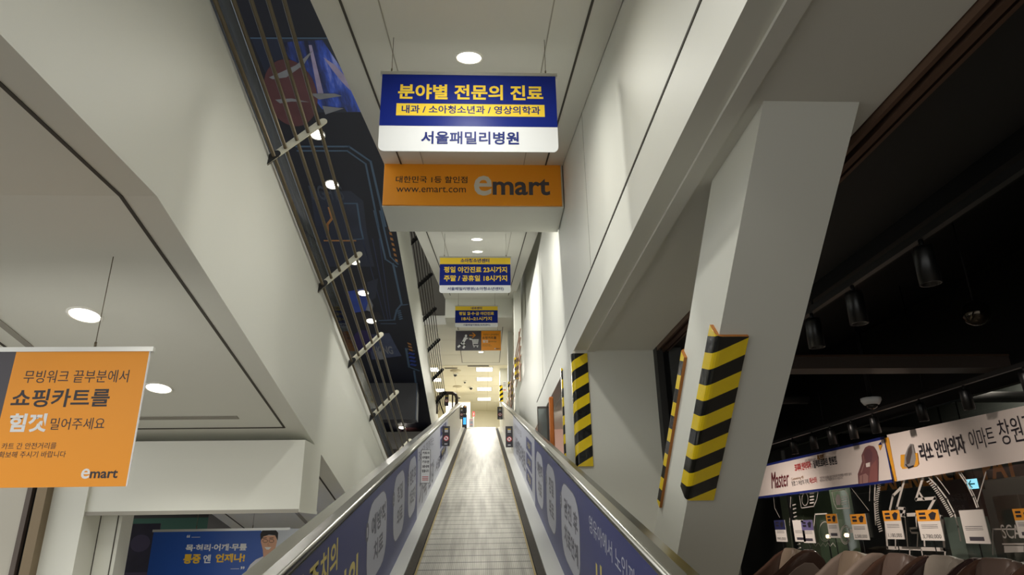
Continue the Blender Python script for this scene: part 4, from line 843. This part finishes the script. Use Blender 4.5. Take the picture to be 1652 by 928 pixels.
# banners on the shop front
def wave_banner(mb, fr, u0, u1, v0a, v0b, v1a, v1b, m, n=24, amp=.005, d=.044):
    k = len(mb.v); q = mb.mi(m)
    for i in range(n+1):
        f = i/n; u = u0+(u1-u0)*f; lo = v0a+(v0b-v0a)*f; hi = v1a+(v1b-v1a)*f
        for j in range(5):
            g = j/4; mb.v.append(fr.p(u, lo+(hi-lo)*g, d+amp*math.sin(f*17+g*2)*(.3+.7*(1-g))))
    for i in range(n):
        for j in range(4): mb.f.append([k+i*5+j, k+(i+1)*5+j, k+(i+1)*5+j+1, k+i*5+j+1]); mb.m.append(q); mb.sm.append(True)
BAN = mat('banner_cloth', (238, 226, 218), .7); BBL = mat('banner_edge_blue', (30, 44, 120), .5); BOR = mat('banner_edge_orange', (240, 170, 50), .5); MAR = mat('chair_print', (128, 84, 84), .5); MAR2 = mat('chair_print_light', (170, 130, 124), .5)
def banner(label, fill):
    mb = MB(); fill(mb); return tag(mb.build('shop_banner'), label, 'banner', 'white cloth banners on the shop front')
frB = facing((GX-.05, 0, 0), '-x')
def b2(p): q = onx(p[0], p[1], GX-.10); return (-q.y, q.z)
def bt(mb, body, p0, p1, h, m, w=0., d=.052, shear=0.):                # text between two points of its base line
    a, b = b2(p0), b2(p1); vs, fs = text_mesh(body, w); L = math.hypot(b[0]-a[0], b[1]-a[1]); dx, dy = (b[0]-a[0])/L, (b[1]-a[1])/L
    mb.text(Fr(frB.p(a[0], a[1], 0), frB.u*dx+frB.v*dy, frB.v*dx-frB.u*dy), body, 0, 0, L, h, d, m, w, shear)
def fill1(mb):
    tl, tr, bl, br = b2((1226, 753)), b2((1428, 706)), b2((1216, 804)), b2((1440, 776))
    wave_banner(mb, frB, bl[0], br[0], bl[1], br[1], tl[1], tr[1], BAN)
    for a, b in ((tl, (br[0], tr[1])), (bl, br)): mb.line(frB, [a, b], .035, .05, BBL)
    mb.line(frB, [(br[0], tr[1]), br], .022, .05, BBL)
    bt(mb, '코지마 안마의자', (1283, 761.5), (1309, 756), .12, RED, .03); bt(mb, 'X', (1310, 755.5), (1312, 755), .07, INK); bt(mb, '일렉트로마트 창원점', (1313, 756), (1351, 749), .12, INK, .03)
    bt(mb, '직접 체험해보세요', (1299, 746.5), (1317, 744), .05, mat('soft_grey', (130, 120, 120), .6)); bt(mb, '특가전', (1319, 743.5), (1330, 741.5), .08, mat('gold_print', (150, 104, 50), .5), .05)
    bt(mb, 'Master', (1245, 789), (1273, 784.5), .27, mat('maroon_ink', (110, 40, 48), .5), .0, shear=.3)
    bt(mb, 'Customizing 4D', (1277, 776.5), (1297, 773), .05, mat('gold_print', (150, 104, 50), .5)); bt(mb, '통합 그 이상의 가치,', (1278, 785), (1306, 781), .08, INK); bt(mb, '마스터', (1307, 781), (1318, 779), .09, RED, .02)
    bt(mb, '전문가의 손길을 담은 안마의자 무상체험 이벤트 실시', (1323, 774), (1374, 767), .04, mat('soft_grey', (130, 120, 120), .6), .01); bt(mb, '매장에서 직접 체험해 보시기 바랍니다', (1323, 778), (1360, 773), .035, mat('soft_grey', (130, 120, 120), .6))
    P = lambda pts: [b2(p) for p in pts]
    mb.flat(frB, P([(1385, 781), (1384, 765), (1388, 754), (1391, 745), (1390, 735), (1393, 728), (1396, 722), (1402, 719), (1409, 720), (1414, 728), (1417, 738), (1417, 777)]), .052, MAR)
    mb.flat(frB, P([(1394, 732), (1398, 724), (1404, 724), (1408, 732), (1407, 745), (1398, 746)]), .053, mat('chair_print_pad', (112, 74, 80), .5)); mb.flat(frB, P([(1405, 752), (1414, 742), (1416, 760), (1416, 777), (1402, 779)]), .0535, mat('chair_print_rose', (150, 96, 92), .5))
    mb.flat(frB, P([(1387, 768), (1397, 764), (1401, 768), (1401, 779), (1387, 781)]), .0535, MAR2); mb.flat(frB, P([(1397, 748), (1404, 746), (1404, 753), (1398, 754)]), .054, BAN)
    mb.line(frB, P([(1390, 762), (1395, 747), (1393, 736)]), .02, .054, MAR2); mb.line(frB, P([(1392, 768), (1392, 780)]), .015, .0545, MAR)
    mb.flat(frB, P([(1417, 718), (1421, 715), (1423, 719), (1420, 727)]), .053, BOR); mb.flat(frB, P([(1417, 718), (1421, 713), (1422.5, 718)]), .0535, NAVY)
def fill2(mb):
    tl, tr, bl, br = b2((1430, 702)), b2((1690, 646)), b2((1445, 777)), b2((1690, 737))
    wave_banner(mb, frB, tl[0], br[0], bl[1], br[1], tl[1], tr[1], BAN)
    mb.flat(frB, [b2((1427, 707)), b2((1433.5, 705.5)), b2((1447, 776)), b2((1444, 777))], .052, BOR)
    bt(mb, '리쏘 안마의자', (1487, 745), (1560, 731), .20, INK, .022); bt(mb, '이마트', (1568, 726.5), (1609, 719), .20, INK, .0); bt(mb, '창원점', (1617, 719), (1676, 707.5), .24, INK, .0)
    P = lambda pts: [b2(p) for p in pts]
    mb.flat(frB, P([(1453, 734), (1480, 731), (1482, 749), (1479, 753), (1456, 757), (1453, 752)]), .052, BOR)
    mb.flat(frB, P([(1459, 753), (1460, 735), (1465, 722), (1469, 716), (1473, 717), (1476, 730), (1478, 740), (1476, 750), (1467, 756)]), .053, mat('chair_print_grey', (150, 146, 144), .5)); mb.flat(frB, P([(1462, 740), (1466, 724), (1471, 717), (1472, 730), (1468, 748), (1463, 750)]), .0535, mat('chair_print_dark', (84, 74, 70), .5))
    mb.line(frB, P([(1462, 750), (1466, 755), (1474, 752)]), .02, .054, INK)
banner('white banner with a blue border and a brown massage chair print', fill1)
banner('larger white banner with big black letters and an orange left edge', fill2)
# ceiling tracks and spot heads
def track(x, z, y0, y1, heads, label, labs, tilt):
    t = thing('ceiling_track', label, 'lighting track', (x, (y0+y1)/2, z)); MB().box(x-.018, x+.018, y0, y1, z-.02, z+.02, mat('track_black', (22, 22, 22), .35)).build('rail', t)
    for y in np.arange(y0+.4, y1, 2.2): MB().tube([(x, y, z), (x, y, 2.5)], .006, BLACK, 5).build('hanger_rod', t)
    for y, lab in zip(heads, labs):
        a = Vector((tilt, 0, -1)).normalized(); p = Vector((x, y, z-.06)); s = thing('track_spot', lab, 'track light', p, 'black spot heads on the shop ceiling tracks')
        MB().lathe(p, a, [(0, .02), (.0, .045), (.02, .05), (.19, .05), (.19, .04), (.165, .036), (.16, .001)], mat('spot_black', (16, 16, 16), .35), 16).build('spot_body', s)
        MB().lathe(p+a*.163, a, [(0, .035), (.004, .03), (.005, .001)], mat('spot_lens', (255, 220, 170), .3, emit=1.2), 12).build('spot_lens', s)
        MB().tube([(x, y, z-.01), (x, y, z-.07)], .012, BLACK, 8).build('stem', s)
ht = lambda px, py, z: onz(px, py, z)
zt = 1.36; px_heads = [(1556, 632), (1482, 645), (1410, 680), (1374, 688), (1340, 698), (1310, 702), (1278, 708), (1656, 612)]
ys = [onx(a, b, 4.6).y for a, b in px_heads]
track(4.6, onx(1556, 618, 4.6).z, 4.2, 16, ys, 'black lighting track running above the shop front banners', ['track spot above the large white banner', 'track spot left of the one above the large banner', 'track spot right under the white dome camera', 'track spot just left of the dome camera', 'track spot second left of the dome camera', 'track spot third left of the dome camera', 'farthest track spot beside the brace', 'track spot at the right picture edge'], .05)
ys2 = [onx(1382, 500, 2.16).y, onx(1500, 450, 2.16).y, onx(1318, 560, 2.16).y]
track(2.16, 1.35, 1.5, 9, ys2, 'black lighting track above the brown header beam', ['track spot with a bright rim above the brown header', 'big dark track spot highest in the shop ceiling', 'track spot half hidden behind the brace'], .0)
q = onx(1575, 505, 3.4); t = thing('mirror_globe', 'dark glossy globe hanging from the black shop ceiling', 'globe', q)
MB().lathe(q-Z*.09, Z, [(0, .001), (.006, .035), (.03, .07), (.06, .086), (.09, .09), (.12, .086), (.15, .07), (.174, .035), (.18, .001)], mat('globe_dark', (60, 54, 46), .08, .9), 24).build('globe', t); MB().tube([q+Z*.09, Vector((q.x, q.y, 2.5))], .006, BLACK, 6).build('hanger', t)
q = onx(1406, 650, 4.1); t = thing('dome_camera', 'white dome security camera under the black shop ceiling', 'ceiling camera', q)
MB().lathe(q+Z*.05, -Z, [(0, .03), (0, .1), (.03, .1), (.07, .075)], PWHITE, 18).build('housing', t); MB().lathe(q-Z*.02, -Z, [(0, .06), (.03, .05), (.045, .02), (.047, .001)], mat('dome_dark', (40, 38, 36), .15), 16).build('dome', t); MB().tube([q+Z*.05, Vector((q.x, q.y, 2.5))], .025, BLACK, 8).build('stem', t)
for i, (y, r) in enumerate(((10.5, .09), (13.5, .06))): tag(MB().tube([(1.9, y, 1.95-.1*i), (9.5, y, 1.95-.1*i)], r, mat('duct_black', (30, 28, 28), .45), 10).build('ceiling_pipe'), ('thick black pipe crossing the shop ceiling' if i == 0 else 'thinner black pipe crossing the shop ceiling farther back'), 'pipe')
# red poster and a pale upright behind the brace
yy = 9.2; a, b = ony(1086, 640, yy), ony(1101, 583, yy); fr = Fr((0, yy, 0), X, Z); mb = MB(); mb.rect(fr, a.x, a.z-.8, b.x+.1, b.z, 0, .02, mat('poster_red', (120, 20, 34), .5)); mb.text(Fr((b.x-.09, yy-.025, b.z-.4), Z, -X), 'Relax', 0, 0, .35, .1, 0, PWHITE)
mb.box(a.x-.02, b.x+.12, yy-.03, yy+.03, b.z, b.z+.06, mat('rose_bar', (196, 150, 140), .4)); mb.box(a.x, a.x+.03, yy, yy+.03, FLOOR, b.z, BLACK); tag(mb.build('red_banner'), 'narrow red banner glimpsed between the two hazard boards of the brace', 'banner')
struct(MB().box(2.2, 2.42, 6.75, 7.0, FLOOR, 1.62, mat('frame_grey2', (130, 130, 124), .5)), 'column_shopside', 'grey upright post behind the shutter guide', 'column')

# ------------------------------------------------------------------ massage chairs
SHB = mat('shell_brown', (70, 52, 43), .22, coat=.5); SHG = mat('shell_beige', (126, 113, 102), .45); LEA = mat('leather_taupe', (120, 106, 90), .5, bump=.15, scale=40); LED = mat('leather_dark', (84, 70, 62), .5, bump=.15, scale=40); SHD = mat('shell_dark', (52, 40, 38), .2, coat=.5)
def pad(name, par, cx, cy, cz, sx, sy, sz, m, tilt=0., lv=2):
    import bmesh
    bm = bmesh.new(); bmesh.ops.create_cube(bm, size=1)
    Rm = Matrix.Translation((cx, cy, cz)) @ Matrix.Rotation(tilt, 4, 'X') @ Matrix.Diagonal((sx, sy, sz, 1))
    bmesh.ops.bevel(bm, geom=bm.edges[:], offset=.22, segments=3, affect='EDGES', profile=.6); bmesh.ops.transform(bm, matrix=Rm, verts=bm.verts)
    me = bpy.data.meshes.new(name); bm.to_mesh(me); bm.free(); me.materials.append(m)
    for p in me.polygons: p.use_smooth = True
    o = bpy.data.objects.new(name, me); C.objects.link(o); o.parent = par; MW[o.name] = MW[par.name]; return o
def massage_chair(label, x, y, rz, shell, face, leather):
    t = thing('massage_chair', label, 'massage chair', (0, 0, 0), 'massage chairs in front of the glass shop')
    # local: facing -y, base at z 0
    side = [(-.62, .12), (-.68, .38), (-.62, .60), (-.44, .76), (-.22, .90), (-.02, 1.04), (.16, 1.18), (.34, 1.27), (.50, 1.26), (.62, 1.12), (.64, .80), (.58, .42), (.48, .14), (.1, .08)]
    for s in (-1, 1):
        mb = MB(); fr = Fr((s*.315, 0, 0), Y, Z); mb.slab(fr, side, -.045, .045, shell); o = mb.build('side_shell', t); bevel(o, .045, 3)
        for p in o.data.polygons: p.use_smooth = True
        mb = MB(); inner = [((u-.0)*.78+.03, (v-.62)*.76+.60) for u, v in side]; fr = Fr((s*.361, 0, 0), Y*s if s > 0 else -Y, Z)
        mb.slab(fr, [(u*(1 if s > 0 else -1), v) for u, v in inner], 0, .016, face); bevel(mb.build('side_panel', o), .008, 2)
    pad('seat', t, 0, -.16, .40, .52, .62, .22, leather); pad('backrest', t, 0, .22, .82, .52, .24, .90, leather, -.32); pad('head_pillow', t, 0, .30, 1.13, .38, .20, .28, leather, -.3)
    pad('leg_rest', t, 0, -.62, .26, .48, .22, .42, leather, .5)
    mb = MB(); mb.slab(Fr((0, 0, 0), Y, Z), [(.34, .1), (.52, .5), (.58, .9), (.58, 1.14), (.48, 1.25), (.34, 1.24), (.40, .9), (.28, .5)], -.28, .28, shell); o = mb.build('back_shell', t); bevel(o, .05, 3)
    for s in (-1, 1): pad('arm_rest', t, s*.25, -.18, .60, .12, .56, .12, leather)
    MB().box(-.25, .25, -.4, .36, 0, .12, SHD).build('base', t)
    t.matrix_world = Matrix.Translation((x, y, FLOOR)) @ Matrix.Rotation(rz, 4, 'Z'); return t
CXX = 4.25
for px, lab, sh, fa, le in ((1246, 'massage chair half hidden behind the brace with a taupe side panel', SHB, SHG, LEA), (1338, 'massage chair with a quilted beige hood, second from the brace', SHG, SHD, LEA), (1408, 'glossy brown massage chair with a beige side panel, mid-row', SHB, SHG, LED), (1474, 'pale massage chair with light cushions, fourth from the brace', SHD, LEA, mat('leather_pale', (156, 148, 136), .5)), (1556, 'largest dark brown massage chair at the right picture edge', SHB, SHG, LED)):
    q = onx(px, 893, CXX); massage_chair(lab, CXX, q.y, math.radians(-90), sh, fa, le)
# price cards on thin rods
CARD = mat('card_white', (228, 222, 214), .5); CNV = mat('card_navy', (40, 42, 84), .5); COR = mat('card_orange', (236, 160, 50), .5); CVI = mat('card_violet', (104, 96, 140), .5)
for i, (x0, y0, x1, y1, top, k, lab, num) in enumerate(((1254, 839, 1266, 874, CNV, .45, 'price card with a navy top nearest the brace', '990,000'), (1284, 839, 1296, 874, CARD, .1, 'plain pale price card third from the glass edge', None), (1298, 839, 1311, 876, CVI, .45, 'price card with a violet picture top', None),
        (1339, 829, 1350, 868, COR, .4, 'orange topped price card leaning before the green pillar', None), (1379, 829, 1396, 871, COR, .4, 'orange topped price card standing alone in mid-row', '2,580,000'), (1433, 823, 1451, 870, COR, .37, 'orange topped price card left of the wide one', '1,180,000'), (1488, 822, 1514, 872, COR, .37, 'widest orange topped price card', '3,780,000'), (1560, 822, 1586, 877, CARD, .1, 'plain white price sheet with grey text at right', None), (1646, 820, 1664, 868, COR, .4, 'orange topped price card cut by the right picture edge', None))):
    xx = 4.98; fr = facing((xx, 0, 0), '-x'); a = onx(x0, y1, xx); b = onx(x1, y0, xx); u0, u1 = -a.y, -b.y; z0, z1 = a.z, b.z; h = z1-z0; w = u1-u0
    t = thing('price_card', lab, 'price card', (xx, (a.y+b.y)/2, FLOOR), 'price cards on rods before the glass shop')
    mb = MB(); mb.rect(fr, u0, z0, u1, z1, 0, .008, CARD); mb.print(fr, u0, z1-h*k, u1, z1, .009, top)
    if top is not CARD:
        mb.print(fr, u0+.12*w, z1-.16*h, u0+.42*w, z1-.08*h, .0095, INK); mb.print(fr, u0+.12*w, z1-.3*h, u0+.42*w, z1-.21*h, .0095, INK)
        mb.flat(fr, [(u0+.6*w, z1-.33*h), (u0+.55*w, z1-.15*h), (u0+.75*w, z1-.06*h), (u0+.9*w, z1-.12*h), (u0+.78*w, z1-.33*h)], .0095, INK)
    for j in range(3): mb.print(fr, u0+.12*w, z0+(.5-.05*j)*h, u1-.15*w, z0+(.515-.05*j)*h, .0095, DGREY)
    if num: mb.text(fr, num, u0+.1*w, z0+.05*h, u1-.1*w, z0+.2*h, .0095, INK)
    else: mb.print(fr, u0+.2*w, z0+.08*h, u1-.2*w, z0+.2*h, .0095, DGREY)
    mb.build('card', t); MB().tube([(xx+.004, (a.y+b.y)/2, FLOOR), (xx+.004, (a.y+b.y)/2, z0+.02)], .006, BLACK, 6).build('rod', t); MB().box(xx-.04, xx+.04, (a.y+b.y)/2-.025, (a.y+b.y)/2+.025, FLOOR, FLOOR+.01, BLACK).build('foot', t)
# added fill for the shop aisle and the gap, then light from the ceiling track
for y, w in ((4.6, 170), (7.4, 240), (10.6, 260)): lamp('SPOT', 'aisle_fill', (2.5, y, 1.15), (2.6, 1.0, -1.25), w, (1, .86, .76), .06, 72, 1.)  # added spots apart from any fixture, brighten banners and chairs
lamp('AREA', 'gap_fill', (1.5, 9.2, 1.5), (0, .5, -.8), 26, (1, .9, .8), .4)  # added light with no source of its own, for the pink wall
for y in (1.2, 4.6): lamp('SPOT', 'track_lamp', (2.16, y, 1.15), -Z, 150, (1, .88, .72), .05, 110, .8)
